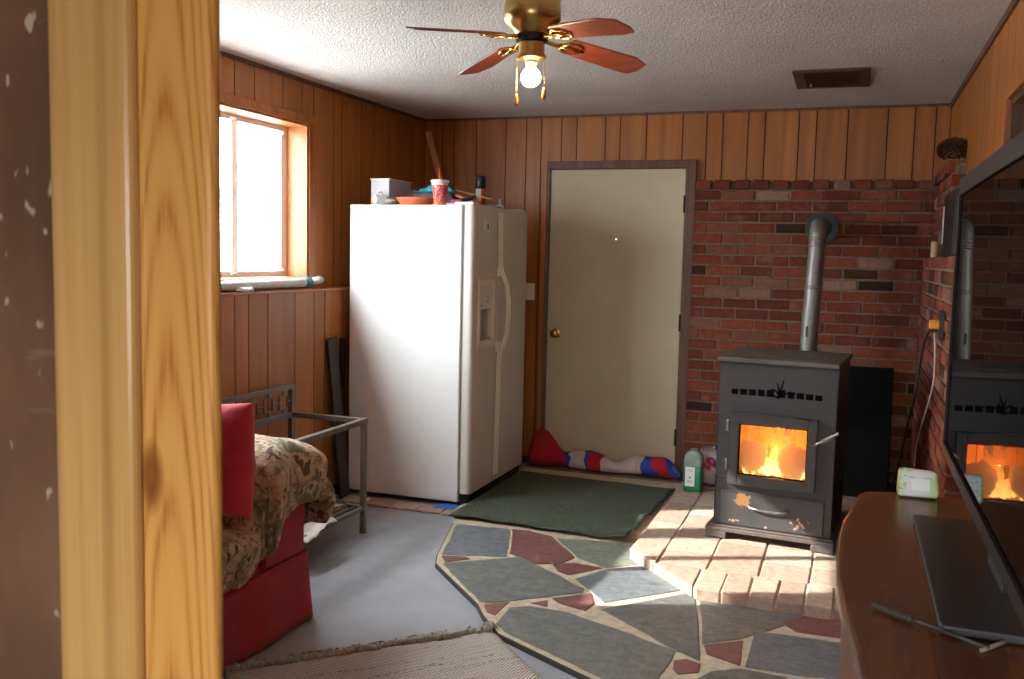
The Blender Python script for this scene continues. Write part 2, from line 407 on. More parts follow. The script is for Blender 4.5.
w = bpy.data.objects.new('window_1', None); COL.objects.link(w); w.location = (-3.0, 3.6, 1.31); w['kind'] = 'structure'
o = at(w); y0, y1, z0, z1 = WIN
f = MB(o)
for a, b in ((y0, y0 + .035), (y1 - .035, y1)): f.box(-3.075, -3.03, a, b, z0, z1)
for a, b in ((z0, z0 + .022), (z1 - .018, z1)): f.box(-3.0745, -3.0305, y0 + .03, y1 - .03, a, b)
f.build('window_frame', M['vinyl'], w, bevel=.003)
s = MB(o)
for c in (3.13, 4.055):
    s.box(-3.06, -3.02, c - .025, c + .025, z0 + .03, z1 - .03)
for c0, c1 in ((3.15, 4.035), (4.08, y1 - .03), (y0 + .03, 3.11)):
    s.box(-3.055, -3.03, c0, c1, z0 + .022, z0 + .036); s.box(-3.055, -3.03, c0, c1, z1 - .032, z1 - .018)
s.box(-3.055, -3.03, y1 - .058, y1 - .034, z0 + .05, z1 - .05)
for zz in (1.45, 1.70): s.box(-3.022, -3.012, 4.02, 4.045, zz, zz + .05)
s.build('sash', M['vinyl'], w, bevel=.003)
g = MB(o); g.box(-3.046, -3.042, y0 + .02, y1 - .02, z0 + .015, z1 - .012); g.build('pane', M['glass'], w)
j = MB(o)
j.box(-3.08, XU + .004, y1 - .004, y1 + .016, z0 - .01, z1 + .012, 0, .8); j.box(-3.08, XU + .004, y0 - .016, y0 + .004, z0 - .01, z1 + .012, 0, .8)
j.box(-3.08, XU + .004, y0, y1, z1 - .004, z1 + .012, 0, .6); j.box(-3.08, XU + .02, y0, y1, z0 - .012, z0 + .004, 0, .6)
j.build('jamb', M['trimwood'], w, bevel=.002)
c = MB(o)
for a, b in ((y1 + .012, y1 + .058), (y0 - .058, y0 - .012)): c.box(XU, XU + .012, a, b, z0 - .012, z1 + .012, 0, .55)
c.box(XU, XU + .0125, y0 - .058, y1 + .058, z1 + .012, z1 + .058, 0, .45)
c.build('casing', M['trimwood'], w, bevel=.003)

# framed opening high in the right wall
w2 = bpy.data.objects.new('window_2', None); COL.objects.link(w2); w2.location = (XR, 3.1, 1.42); w2['kind'] = 'structure'; o = at(w2)
c = MB(o)
for a, b in ((W2[1], W2[1] + .06), (W2[0] - .06, W2[0])): c.box(XR - .02, XR, a, b, W2[2] - .06, W2[3] + .06, 0, .9)
for a, b in ((W2[3], W2[3] + .06), (W2[2] - .06, W2[2])): c.box(XR - .0195, XR, W2[0], W2[1], a, b, 0, .9)
c.build('casing', M['trimwood'], w2, bevel=.003)
c = MB(o); c.box(XR, XR + .16, W2[1] - .02, W2[1], W2[2], W2[3]); c.box(XR, XR + .16, W2[0], W2[0] + .02, W2[2], W2[3]); c.box(XR, XR + .16, W2[0], W2[1], W2[3] - .02, W2[3]); c.box(XR, XR + .16, W2[0], W2[1], W2[2], W2[2] + .02)
c.box(XR + .07, XR + .10, 3.10, 3.14, W2[2], W2[3])
c.build('jamb', M['darktrim'], w2)
c = MB(o); c.box(XR + .085, XR + .09, W2[0], W2[1], W2[2], W2[3]); c.build('pane', plain('dark_pane', sr(30, 24, 22), .15), w2)

# unseen blocks added outside the window to band the sunlight on the hearth
M['blockerpaint'] = plain('sun_blocker_paint', sr(200, 196, 190), .8)
for i, (ya, yb) in enumerate(((3.66, 4.16), (3.05, 3.18))):
    p = MB(); p.box(-4.1, -3.95, ya, yb, -.6, 2.9); p.build('sun_blocker', M['blockerpaint'], kind='structure', bevel=.01)

# ------------------------------------------------------------------ door in the back wall
d = bpy.data.objects.new('door_1', None); COL.objects.link(d); d.location = (-1.5, YB, .03); d['kind'] = 'structure'; o = at(d)
s = MB(o); s.box(-1.948, -1.042, 6.045, 6.085, .035, 2.028); s.build('slab', M['cream'], d, bevel=.003)
f = MB(o); f.box(-1.99, -1.95, 6.03, 6.12, .0, 2.06); f.box(-1.04, -1.005, 6.03, 6.12, 0, 2.06); f.box(-1.95, -1.04, 6.0305, 6.12, 2.03, 2.06); f.box(-1.95, -1.04, 6.09, 6.12, .0, 2.04)
f.build('door_frame', M['steelframe'], d, bevel=.004)
c = MB(o); c.box(-2.002, -1.972, 6.024, 6.052, .03, 2.062, 0, .9); c.build('casing', M['trimwood'], d, bevel=.003)
c = MB(o); c.box(-1.03, -.972, 6.02, 6.052, .03, 2.06, 0, .3); c.box(-1.972, -.972, 6.0205, 6.0525, 2.03, 2.082, 0, .3); c.build('casing', M['darktrim'], d, bevel=.004, label='dark brown casing over the head and hinge side')
k = MB(o); k.lathe((-1.882, 6.045, .925), [(.033, 0), (.034, .004), (.028, .008), (.012, .012), (.011, .03), (.022, .036), (.029, .046), (.029, .056), (.022, .064), (0, .067)], 24, axis=(0, -1, 0))
k.build('door_knob', M['brass'], d, smooth=50)
k = MB(o); k.box(-1.952, -1.944, 6.03, 6.046, .90, .955); k.build('strike_plate', M['brass'], d)
pe = MB(o); pe.lathe((-1.485, 6.046, 1.57), [(.013, 0), (.013, .003), (.008, .004)], 16, axis=(0, -1, 0)); pk = pe.build('peephole', M['hinge'], d)
n = NT('peephole_glow'); n.set(Base_Color=(1, 1, 1, 1), Emission_Color=(1, .98, .94, 1), Emission_Strength=1.5)  # disc glows by itself to stand for daylight through the peephole
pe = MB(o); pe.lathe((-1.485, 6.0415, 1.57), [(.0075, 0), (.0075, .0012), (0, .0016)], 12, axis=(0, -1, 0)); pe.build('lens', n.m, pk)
for z in (1.80, 1.035, .28):
    h = MB(o); h.box(-1.047, -1.034, 6.022, 6.046, z - .05, z + .05); h.tube([(-1.041, 6.02, z - .055), (-1.041, 6.02, z + .055)], .006, 8); h.build('hinge', M['hinge'], d)
t = MB(); t.box(-2.0, -.955, 5.84, 6.12, 0, .034); t.build('threshold', plain('worn_threshold', sr(92, 70, 50), .6, var=.3, scale=9), kind='structure', bevel=.006)

# ------------------------------------------------------------------ brickwork
def brick_wall(name, axis, fixed, a0, a1, z0, z1, body, course=.0672, length=.204, joint=.0125, dirn=-1, cap=True):
    mb = MB(); lo, hi = min(fixed, fixed - dirn * body), max(fixed, fixed - dirn * body)
    e = .009
    face = fixed - dirn * e
    if axis == 'x': mb.box(a0, a1, min(face, hi), hi, z0, z1 - .055, 1)
    else: mb.box(face, hi, a0, a1, z0, z1 - (.055 if cap else .069), 1)
    zt = z1 - .066; n = int((zt - z0) / course); rn = random.Random(len(name))
    for i in range(n + 1):
        zz1 = zt - i * course; zz0 = zz1 - course + joint
        if zz0 < z0: zz0 = z0
        if zz1 - zz0 < .01: break
        if axis == 'y': mb.box(fixed + .003, XR - .003, a0 - .008, a0 + .02, zz0, zz1, 0, rn.random(), .003)
        a = a0 - (length / 2 if i % 2 else 0) - rn.uniform(0, .03)
        while a < a1:
            L = length + rn.uniform(-.006, .006)
            p, q = max(a, a0), min(a + L - joint, a1)
            a += L
            if q - p < .02: continue
            pr = rn.uniform(-.003, .003); tone = rn.random()
            if axis == 'x': mb.box(p, q, fixed + pr, face + .004, zz0, zz1, 0, tone, .0022)
            else: mb.box(fixed + pr, face + .004, p, q, zz0, zz1, 0, tone, .0022)
    if cap:
        a = a0 + .004
        while a < a1 - .03:
            L = .118; q = min(a + L - .024, a1); pr = rn.uniform(-.004, .006); t = rn.choice([rn.random() * .6, rn.uniform(.5, 1)])
            if axis == 'x': mb.box(a, q, fixed - .012 + pr, YB - .001, z1 - .056, z1 + rn.uniform(-.004, .004), 0, t, .003)
            else: mb.box(fixed - .012 + pr, XR - .001, a, q, z1 - .056, z1 + rn.uniform(-.004, .004), 0, t, .003)
            a += L
        if axis == 'x': mb.box(a0, a1, fixed + .02, YB - .001, z1 - .064, z1 - .01, 1)
        else: mb.box(fixed + .02, XR - .001, a0, a1, z1 - .064, z1 - .01, 1)
    return mb.build(name, [M['brick'], M['mortar']], kind='structure', bevel=.004, seg=1)
brick_wall('wall_brick_back', 'x', 5.97, -.966, .43, .02, 1.945, .089)
brick_wall('wall_brick_right', 'y', .378, 4.0, 5.962, .02, 1.553, .111, cap=False)
brick_wall('wall_brick_corner', 'y', .42, 5.02, 5.962, 1.488, 1.955, .069)

# flagstones set in grout, one raised slab
STONES = {
 'slate': [[(-1.71, 3.823), (-1.411, 4.055), (-1.016, 3.771), (-1.007, 3.72), (-1.197, 3.558), (-1.318, 3.459), (-1.372, 3.446)],
  [(-1.227, 3.27), (-1.237, 3.44), (-1.171, 3.483), (-1.001, 3.484), (-.864, 3.426), (-.536, 3.292), (-.534, 3.197), (-.553, 3.026), (-.724, 2.965), (-1.173, 3.205)],
  [(-.893, 3.565), (-.613, 3.871), (-.563, 3.915), (-.441, 3.237), (-.527, 3.284)],
  [(-.545, 3.923), (-.524, 3.987), (-.272, 3.936), (-.029, 3.955), (-.097, 3.804), (-.326, 3.492), (-.455, 3.387)],
  [(-.465, 3.015), (-.39, 3.167), (-.297, 3.232), (-.14, 3.22), (-.128, 3.0), (-.40, 2.87)],
  [(.10, 3.94), (.36, 3.94), (.36, 3.66), (.10, 3.64)], [(-1.60, 5.0), (-1.2, 5.1), (-1.1, 4.55), (-1.5, 4.5)]],
 'slateblue': [[(-1.895, 4.418), (-1.61, 4.448), (-1.471, 4.028), (-1.765, 3.935)],
  [(-1.088, 3.871), (-.981, 4.051), (-.782, 4.223), (-.626, 4.075), (-.567, 3.974), (-.895, 3.644)],
  [(-.281, 3.588), (.069, 3.612), (.063, 3.286), (-.114, 3.249), (-.287, 3.247)]],
 'slategreen': [[(-1.345, 4.409), (-.992, 4.477), (-.867, 4.388), (-.788, 4.253), (-.994, 4.064), (-1.16, 4.153)]],
 'redstone': [[(-1.6, 4.452), (-1.51, 4.461), (-1.371, 4.42), (-1.17, 4.149), (-1.207, 4.034), (-1.314, 3.986), (-1.474, 4.081)],
  [(-1.243, 4.018), (-1.149, 4.079), (-1.008, 4.058), (-1.127, 3.901), (-1.185, 3.93)],
  [(-1.758, 3.915), (-1.648, 3.949), (-1.618, 3.929), (-1.703, 3.838)],
  [(-1.345, 3.425), (-1.258, 3.496), (-1.262, 3.338), (-1.305, 3.355)],
  [(-1.11, 3.601), (-.972, 3.725), (-.929, 3.614), (-.943, 3.524), (-1.059, 3.557)],
  [(-1.174, 3.517), (-1.12, 3.576), (-1.097, 3.505)],
  [(-.448, 3.382), (-.317, 3.479), (-.302, 3.251), (-.376, 3.283), (-.424, 3.301)],
  [(-.527, 3.2), (-.488, 3.235), (-.433, 3.211), (-.429, 3.14), (-.494, 3.098), (-.518, 3.131)],
  [(-.196, 3.715), (-.021, 3.944), (.052, 3.956), (.066, 3.652), (-.137, 3.642)]]}
fs = MB()
edge = [(-2.03, 4.70), (-1.93, 4.45), (-1.785, 3.93), (-1.74, 3.82), (-1.375, 3.435), (-1.31, 3.335), (-1.19, 3.19), (-.73, 2.942), (-.42, 2.80), (.375, 2.72), (.375, 5.95), (-.95, 5.95), (-.955, 5.835), (-2.03, 5.835)]
fs.prism(edge, .0, .024, 3)
mi = {'slate': 0, 'slateblue': 1, 'slategreen': 2, 'redstone': 4}
for k, L in STONES.items():
    for poly in L:
        cx = sum(p[0] for p in poly) / len(poly); cy = sum(p[1] for p in poly) / len(poly); P = []
        for i, p in enumerate(poly):
            q = poly[(i + 1) % len(poly)]; dd = math.hypot(q[0] - p[0], q[1] - p[1]); m = max(1, int(dd / .07))
            for s_ in range(m):
                t_ = s_ / m; x = p[0] + (q[0] - p[0]) * t_; y = p[1] + (q[1] - p[1]) * t_
                j = noise.noise(Vector((x * 9, y * 9, 1.3))) * .009 if s_ else 0
                P.append((x + j, y + j))
        fs.prism(P, .006, .0275 + random.uniform(-.001, .001), mi[k], random.random())
fs.prism([(x - .004, y - .006) for x, y in edge[1:9]] + [(edge[8][0] + .004, edge[8][1] + .03)] + [(x + .01, y + .02) for x, y in reversed(edge[1:8])], 0, .021, 5)
fs.build('floor_flagstone', [M['slate'], M['slateblue'], M['slategreen'], M['grout'], M['redstone'], M['slabedge']], kind='structure', bevel=.003, seg=2)

# raised brick hearth
he = MB(); ZH = .076
poly = [(-.925, 5.955), (-.93, 4.25), (-.55, 3.83), (.372, 3.815), (.372, 5.955)]
he.prism([(x * 1.0 + (.006 if x < -.5 else 0), y + (.006 if y < 4.5 else 0)) for x, y in poly], .02, ZH - .007, 1)
def clip_poly(P, a, b):      # keep the left side of a->b
    out = []
    for i in range(len(P)):
        p, q = P[i], P[(i + 1) % len(P)]
        sp = (b[0] - a[0]) * (p[1] - a[1]) - (b[1] - a[1]) * (p[0] - a[0]); sq = (b[0] - a[0]) * (q[1] - a[1]) - (b[1] - a[1]) * (q[0] - a[0])
        if sp >= 0: out.append(p)
        if sp * sq < 0:
            t_ = sp / (sp - sq); out.append((p[0] + (q[0] - p[0]) * t_, p[1] + (q[1] - p[1]) * t_))
    return out
def paver(x0, x1, y0, y1, rn):
    P = [(x0, y0), (x1, y0), (x1, y1), (x0, y1)]
    for a, b in ((poly[0], poly[1]), (poly[1], poly[2]), (poly[2], poly[3])): 
        if len(P) > 2: P = clip_poly(P, a, b)
    if len(P) > 2:
        A = abs(sum(P[i][0] * P[(i + 1) % len(P)][1] - P[(i + 1) % len(P)][0] * P[i][1] for i in range(len(P)))) / 2
        if A > .0004: he.prism([(x + rn.uniform(-.002, .002), y + rn.uniform(-.002, .002)) for x, y in P], .022, ZH + rn.uniform(-.003, .002), 0, rn.random())
rn = random.Random(5)
x = -.56
for i in range(8):                      # front course of long bricks on edge
    wd = .1115; x1 = x + wd
    paver(x + .005, x1 - .005, 3.80, 4.085 + rn.uniform(-.01, .01), rn); x = x1
xs = [-.93, -.767, -.543, -.319, -.104, .12, .245, .372]
for a, b in zip(xs[:-1], xs[1:]):
    y = 4.10
    while y < 5.93:
        L = .218; paver(a + .006, b - .006, y, min(y + L - .003, 5.95), rn); y += L
paver(-.93, -.57, 3.80, 4.09, rn)
he.build('hearth', [M['paver'], M['paverjoint']], kind='structure', bevel=.004, seg=2)

# pale brick strip under the fridge edge at the concrete
b = MB(); rn = random.Random(2)
for i in range(5):
    x0 = -2.72 + i * .16; b.box(x0, x0 + .15, 4.62, 4.74, .0, .012 + rn.uniform(0, .003), 0, rn.random(), .004)
b.build('floor_strip', M['paver'], kind='structure', bevel=.004)

BULB, FLAME, FIREW, SKY, SUN, EXPO = 140.0, 6.0, 5.0, 40.0, 18.0, 0.0

# ================================================================== THINGS
# ------------------------------------------------------------------ refrigerator
M['fridgewhite'] = plain('appliance_white', sr(238, 238, 236), .32, var=.015, bump=.05, bscale=260)
M['fridgedoor'] = plain('appliance_white_door', sr(216, 211, 200), .34, var=.02, bump=.05, bscale=260)
M['almond'] = plain('almond_plastic', sr(240, 232, 212), .38, var=.03)
M['gasket'] = plain('grey_gasket', sr(120, 118, 114), .7)
FX, FY0, FY1, FZ = -2.06, 4.795, 5.70, 1.722
fr = thing('refrigerator', (-2.42, 5.25, 0), 'tall white side by side refrigerator with almond handles and ice dispenser', 'refrigerator'); o = at(fr)
b = MB(o); b.box(-2.772, FX, FY0, FY1, .03, FZ); b.build('cabinet', M['fridgewhite'], fr, bevel=.008, seg=3)
g = MB(o); g.box(FX, -2.042, FY0 + .012, FY1 - .012, .09, FZ - .012); g.build('gasket', M['gasket'], fr)
DX0, DX1, SP = -2.042, -1.985, 5.188
def fdoor(name, a, b_, zt, hole=None):
    m = MB(o)
    if not hole: m.box(DX0, DX1, a, b_, .085, zt)
    else:
        h = hole; Z = [.085, h[2], h[3], zt]; Y = [a, h[0], h[1], b_]
        m.box(DX0, DX1, a, b_, .085, h[2]); m.box(DX0, DX1, a, b_, h[3], zt); m.box(DX0, DX1, a, h[0], h[2], h[3]); m.box(DX0, DX1, h[1], b_, h[2], h[3])
    return m
HO = (4.885, 5.105, .925, 1.29)
m = MB(o)   # freezer door with a rounded outer edge and a dispenser recess
def prof(a, b_, rl, rr_):
    P = [(DX0, a)]
    for k in range(7):
        t_ = math.pi / 2 * k / 6; P.append((DX1 - rl + rl * math.sin(t_), a + rl - rl * math.cos(t_)))
    for k in range(5):
        t_ = math.pi / 2 * k / 4; P.append((DX1 - rr_ + rr_ * math.cos(t_), b_ - rr_ + rr_ * math.sin(t_)))
    P.append((DX0, b_)); return P
def dprism(m, P, z0, z1): m.prism(P, z0, z1)
dprism(m, prof(FY0 - .002, SP - .004, .028, .010), .085, HO[2]); dprism(m, prof(FY0 - .002, SP - .004, .028, .010), HO[3], FZ + .003)
dprism(m, prof(FY0 - .002, HO[0], .028, .002), HO[2], HO[3]); dprism(m, prof(HO[1], SP - .004, .002, .010), HO[2], HO[3])
m.box(DX0, DX0 + .004, HO[0], HO[1], HO[2], HO[3])
fz = m.build('freezer_door', M['fridgedoor'], fr, smooth=35)
m = MB(o); dprism(m, prof(SP + .004, FY1 + .002, .010, .02), .085, FZ + .003); m.build('refrigerator_door', M['fridgedoor'], fr, smooth=35)
ds = MB(o)   # dispenser
for q in ((HO[0] - .018, HO[0] + .012, HO[2] - .02, HO[3] + .02), (HO[1] - .012, HO[1] + .018, HO[2] - .02, HO[3] + .02), (HO[0], HO[1], HO[3] - .012, HO[3] + .0195), (HO[0], HO[1], HO[2] - .0195, HO[2] + .03)):
    ds.box(DX1 - .03, DX1 + .008, *q)
dsp = ds.build('dispenser_frame', M['almond'], fz, bevel=.004)
ds = MB(o); ds.box(DX1 - .02, DX1 + .003, HO[0] + .013, HO[1] - .013, 1.135, HO[3] - .013); ds.box(DX1 + .003, DX1 + .005, 4.93, 5.06, 1.235, 1.262)
ds.build('control_panel', M['white'], fz, bevel=.003)
ds = MB(o)
greyp = plain('grey_print', sr(96, 96, 104), .5)
for yy, zz, s_ in ((4.905, 1.15, .012), (5.0, 1.175, .012), (4.985, 1.20, .008), (5.02, 1.20, .008)):
    ds = MB(o); ds.box(DX1 + .003, DX1 + .0045, yy, yy + s_, zz, zz + s_); ds.build('control_mark', greyp, fz)
ds = MB(o); ds.box(DX0 + .004, DX0 + .012, HO[0] + .01, HO[1] - .01, HO[2] + .03, 1.14); ds.box(DX0 + .01, DX1 - .002, HO[0] + .012, HO[1] - .012, HO[2] + .03, HO[2] + .036); ds.box(DX0 + .012, DX0 + .03, 4.96, 5.03, 1.02, 1.12)
ds.build('dispenser_well', plain('grey_recess', sr(170, 164, 152), .4), fz, bevel=.003)
def handle(yc, sgn, name, par):
    pts = []
    for z, dx in ((.12, .012), (.3, .014), (.55, .016), (.78, .018), (.86, .024), (.92, .05), (.98, .066), (1.08, .074), (1.18, .074), (1.27, .062), (1.33, .036), (1.38, .02), (1.45, .016), (1.6, .014), (1.70, .012)):
        pts.append((DX1 + dx - .006, yc, z))
    m = MB(o); vs = []; n = len(pts)
    w, t_ = .018, .014
    for p in pts: vs += [(p[0] - t_ / 2, p[1] - w / 2, p[2]), (p[0] + t_ / 2, p[1] - w / 2 + .003, p[2]), (p[0] + t_ / 2, p[1] + w / 2 - .003, p[2]), (p[0] - t_ / 2, p[1] + w / 2, p[2])]
    fs_ = [(i * 4 + k, i * 4 + (k + 1) % 4, i * 4 + 4 + (k + 1) % 4, i * 4 + 4 + k) for i in range(n - 1) for k in range(4)] + [(3, 2, 1, 0), (4 * n - 4, 4 * n - 3, 4 * n - 2, 4 * n - 1)]
    m.add(vs, fs_)
    for z in (.90, 1.35): m.box(DX1 - .002, DX1 + .02, yc - .009, yc + .009, z - .03, z + .03)
    m.build(name, M['almond'], par, bevel=.003)
rd = [c for c in fr.children if c.name.startswith('refrigerator_door')][0]
handle(SP - .018, -1, 'handle', fz); handle(SP + .020, 1, 'handle', rd)
m = MB(o); m.box(-2.06, -2.0, FY0 + .03, FY1 - .02, .03, .082); m.build('toe_grille', M['black'], fr)
for y in (FY0 + .05, FY1 - .05):
    m = MB(o); m.lathe((-2.03, y, 0), [(.02, .012), (.022, .03), (.022, .045)], 16); m.build('foot', M['black'], fr)
for y0_, y1_ in ((FY0 + .02, FY0 + .10), (FY1 - .12, FY1 - .02)):
    m = MB(o); m.box(-2.12, -2.0, y0_, y1_, FZ, FZ + .018); m.build('hinge_cover', M['white'], fr, bevel=.006)
m = MB(o); m.box(-2.10, -1.995, 5.15, 5.23, FZ + .003, FZ + .014); m.build('top_cap', M['gasket'], fr, bevel=.003)
mg = thing('fridge_magnet', (DX1 + .004, 4.965, 1.605), 'small white diamond magnet on the freezer door of the refrigerator', 'magnet')
q = MB(at(mg)); Mx = Matrix.Translation((DX1 + .0005, 4.965, 1.605)) @ Matrix.Rotation(R(20), 4, 'X')
q.add([Mx @ Vector(p) for p in ((0, -.045, 0), (0, 0, -.056), (0, .045, 0), (0, 0, .056), (.012, -.04, 0), (.012, 0, -.05), (.012, .04, 0), (.012, 0, .05))], [(0, 1, 2, 3), (7, 6, 5, 4), (0, 4, 5, 1), (1, 5, 6, 2), (2, 6, 7, 3), (3, 7, 4, 0)])
q.build('plaque', M['white'], mg, bevel=.002)
q = MB(at(mg)); q.add([Mx @ Vector(p) for p in ((.0122, -.002, -.02), (.0122, .018, -.002), (.0122, .012, .02), (.0122, -.006, .012), (.0135, -.002, -.018), (.0135, .016, -.002), (.0135, .010, .018), (.0135, -.004, .01))], [(0, 1, 2, 3), (7, 6, 5, 4), (0, 4, 5, 1), (1, 5, 6, 2), (2, 6, 7, 3), (3, 7, 4, 0)])
q.build('picture', plain('dark_print', sr(70, 62, 56), .4), mg)

# --- on top of the fridge
ZF = FZ + .001
def mat_carton():
    n = NT('printed_carton'); v = n.coord(); x = n.xyz(v)
    st = n.math('SINE', n.math('MULTIPLY', n.math('ADD', x[0], x[1]), 420)); c = n.mix(n.ramp(st, [(.4, (0, 0, 0, 1)), (.9, (.12, .12, .12, 1))]), sr(186, 182, 188), sr(140, 140, 164))
    p = n.noise(n.coord((14, 14, 22)), 1.2, 3); low = n.ramp(x[2], [(.05, (1, 1, 1, 1)), (.055, (0, 0, 0, 1))])
    pic = n.ramp(p, [(.35, sr(214, 150, 92)), (.5, sr(232, 196, 150)), (.62, sr(238, 226, 214)), (.75, sr(90, 110, 130))])
    n.set(Base_Color=n.mix(low, c, pic), Roughness=.45); return n.m
cb = thing('carton', (-2.62, 4.95, ZF), 'white printed cardboard carton on top of the refrigerator', 'carton'); o = at(cb)
m = MB(o); m.box(-2.700, -2.580, 4.915, 5.20, ZF, ZF + .152); m.build('box', mat_carton(), cb, bevel=.002)
m = MB(o); m.box(-2.706, -2.574, 4.91, 5.205, ZF + .152, ZF + .158); m.build('lid', M['white'], cb, bevel=.002)
ml = thing('mug', (-2.615, 4.86, ZF), 'small white cup lying on its side by the carton', 'cup'); o = at(ml)
m = MB(o); m.lathe((-2.635, 4.835, ZF + .030), [(.018, 0), (.026, .004), (.029, .03), (.029, .07), (.026, .07), (.024, .012), (0, .01)], 24, axis=(.55, .8, 0)); m.build('cup', M['white'], ml, smooth=40)
m = MB(o); m.tube([(-2.628, 4.862, ZF + .058), (-2.622, 4.868, ZF + .075), (-2.61, 4.882, ZF + .075), (-2.606, 4.888, ZF + .06)], .004, 8); m.build('handle', M['white'], ml, smooth=True)
gb_ = MB((-2.55, 4.88, ZF)); gb_.blob((-2.545, 4.88, ZF + .022), .045, .05, .022, 16, amp=.25, sc=18)
tag(gb_.build('pouch', plain('grey_cloth', sr(138, 132, 126), .8), None, smooth=True), 'small grey cloth pouch between the white cup and the terracotta saucer', 'pouch')
te = MB((-2.41, 4.905, ZF)); te.lathe((-2.412, 4.93, ZF), [(.088, 0), (.108, .03), (.114, .034), (.114, .044), (.104, .044), (.10, .03), (.084, .008), (0, .008)], 40)
tag(te.build('saucer', plain('terracotta', sr(196, 104, 62), .8, bump=.1), None, smooth=40), 'round terracotta plant saucer on top of the refrigerator', 'saucer')
def rag(name, c, rx, ry, h, col, lab, seed, n=28):
    m = MB(c); C0 = Vector(c)
    def fn(u, v):
        x = (u - .5) * 2; y = (v - .5) * 2; r = min(1, (x * x + y * y) ** .5)
        z = h * (1 - r ** 5) * (.72 + .9 * noise.noise(Vector((x * 2.2 + seed, y * 2.2, seed)))) + .012 * noise.noise(Vector((x * 5, y * 5, seed + 3)))
        return C0 + Vector((x * rx * (1 + .12 * noise.noise(Vector((y * 2, seed, 0)))), y * ry * (1 + .12 * noise.noise(Vector((x * 2, 0, seed)))), max(.002, z)))
    m.grid(fn, n, n)
    return tag(m.build(name, col, None, smooth=True, solid=.004, sub=1), lab, 'cloth')
rag('cloth', (-2.41, 5.135, ZF + .004), .19, .105, .115, plain('dark_grey_fleece', sr(104, 104, 106), .9, bump=.3), 'crumpled grey cloth heaped behind the terracotta saucer', 1.0)
rag('cloth', (-2.36, 5.085, ZF + .088), .115, .055, .036, plain('teal_cloth', sr(42, 160, 190), .85, bump=.2), 'bright teal cloth lying on the grey heap on the refrigerator', 5.0)
# tumbler
def mat_tumbler():
    n = NT('printed_clear_plastic'); v = n.voro(n.coord((1, 1, .7)), 120); x = n.xyz(n.coord())
    pat = n.ramp(v, [(.25, sr(150, 16, 56)), (.42, sr(206, 52, 84)), (.55, sr(226, 130, 104))])
    band = n.ramp(x[2], [(.0, sr(236, 138, 90)), (.055, sr(236, 120, 100)), (.112, (1, 1, 1, 1)), (.114, sr(220, 214, 214))])
    msk = n.ramp(x[2], [(.0, (.2, .2, .2, 1)), (.03, (1, 1, 1, 1)), (.110, (1, 1, 1, 1)), (.116, (0, 0, 0, 1))])
    n.set(Base_Color=n.mix(msk, band, pat), Roughness=.15); return n.m
tm = thing('tumbler', (-2.21, 4.86, ZF), 'pink patterned plastic tumbler with an orange straw on the refrigerator', 'tumbler'); o = at(tm); cx, cy = -2.232, 4.87
m = MB(o); m.lathe((cx, cy, ZF), [(.033, 0), (.035, .002), (.049, .128), (.0, .128)], 32); m.build('cup', mat_tumbler(), tm, smooth=40)
m = MB(o); m.lathe((cx, cy, ZF), [(.051, .126), (.054, .128), (.054, .138), (.050, .142), (0, .143)], 32); m.build('lid', plain('clear_lid', sr(214, 210, 212), .2), tm, smooth=40)
m = MB(o); m.tube([(cx, cy, ZF + .10), (cx - .008, cy, ZF + .215)], .0042, 10); m.build('straw', plain('orange_straw', sr(226, 76, 44), .3), tm, smooth=True)
# flat things behind the tumbler
t = MB((-2.13, 5.08, ZF)); t.box(-2.33, -2.13, 5.0, 5.13, ZF, ZF + .022)
tag(t.build('tray', M['white'], None, bevel=.008), 'low white tray on the refrigerator behind the pink tumbler', 'tray')
def slabthing(name, c, sx, sy, sz, rot, mat_, lab, cat, bev=.003):
    m = MB(c); Mx = Matrix.Translation(c) @ Matrix.Rotation(R(rot[2]), 4, 'Z') @ Matrix.Rotation(R(rot[1]), 4, 'Y') @ Matrix.Rotation(R(rot[0]), 4, 'X')
    m.box(-sx / 2, sx / 2, -sy / 2, sy / 2, 0, sz, M=Mx)
    return tag(m.build(name, mat_, None, bevel=bev), lab, cat)
slabthing('packet', (-2.185, 5.06, ZF + .023), .10, .09, .018, (0, 0, 8), plain('hot_pink', sr(220, 60, 130), .5), 'hot pink packet lying on the white tray on the refrigerator', 'packet')
slabthing('folder', (-2.17, 5.172, ZF + .037), .18, .075, .016, (0, 19, 5), plain('orange_paper', sr(214, 110, 66), .6), 'orange folder leaning behind the pink tumbler', 'folder')
slabthing('notebook', (-2.19, 5.27, ZF + .036), .24, .10, .012, (0, 13, 0), plain('black_cover', sr(40, 34, 30), .5), 'dark notebook tilted under the yellow stick', 'notebook')
yk = MB((-2.1, 5.2, ZF + .06)); yk.bar((-2.28, 5.205, ZF + .110), (-2.05, 5.215, ZF + .055), .012, .008)
tag(yk.build('yellow_stick', plain('yellow_wood', sr(206, 186, 96), .5), None, bevel=.002), 'thin yellow wooden stick laid across the refrigerator clutter', 'stick')
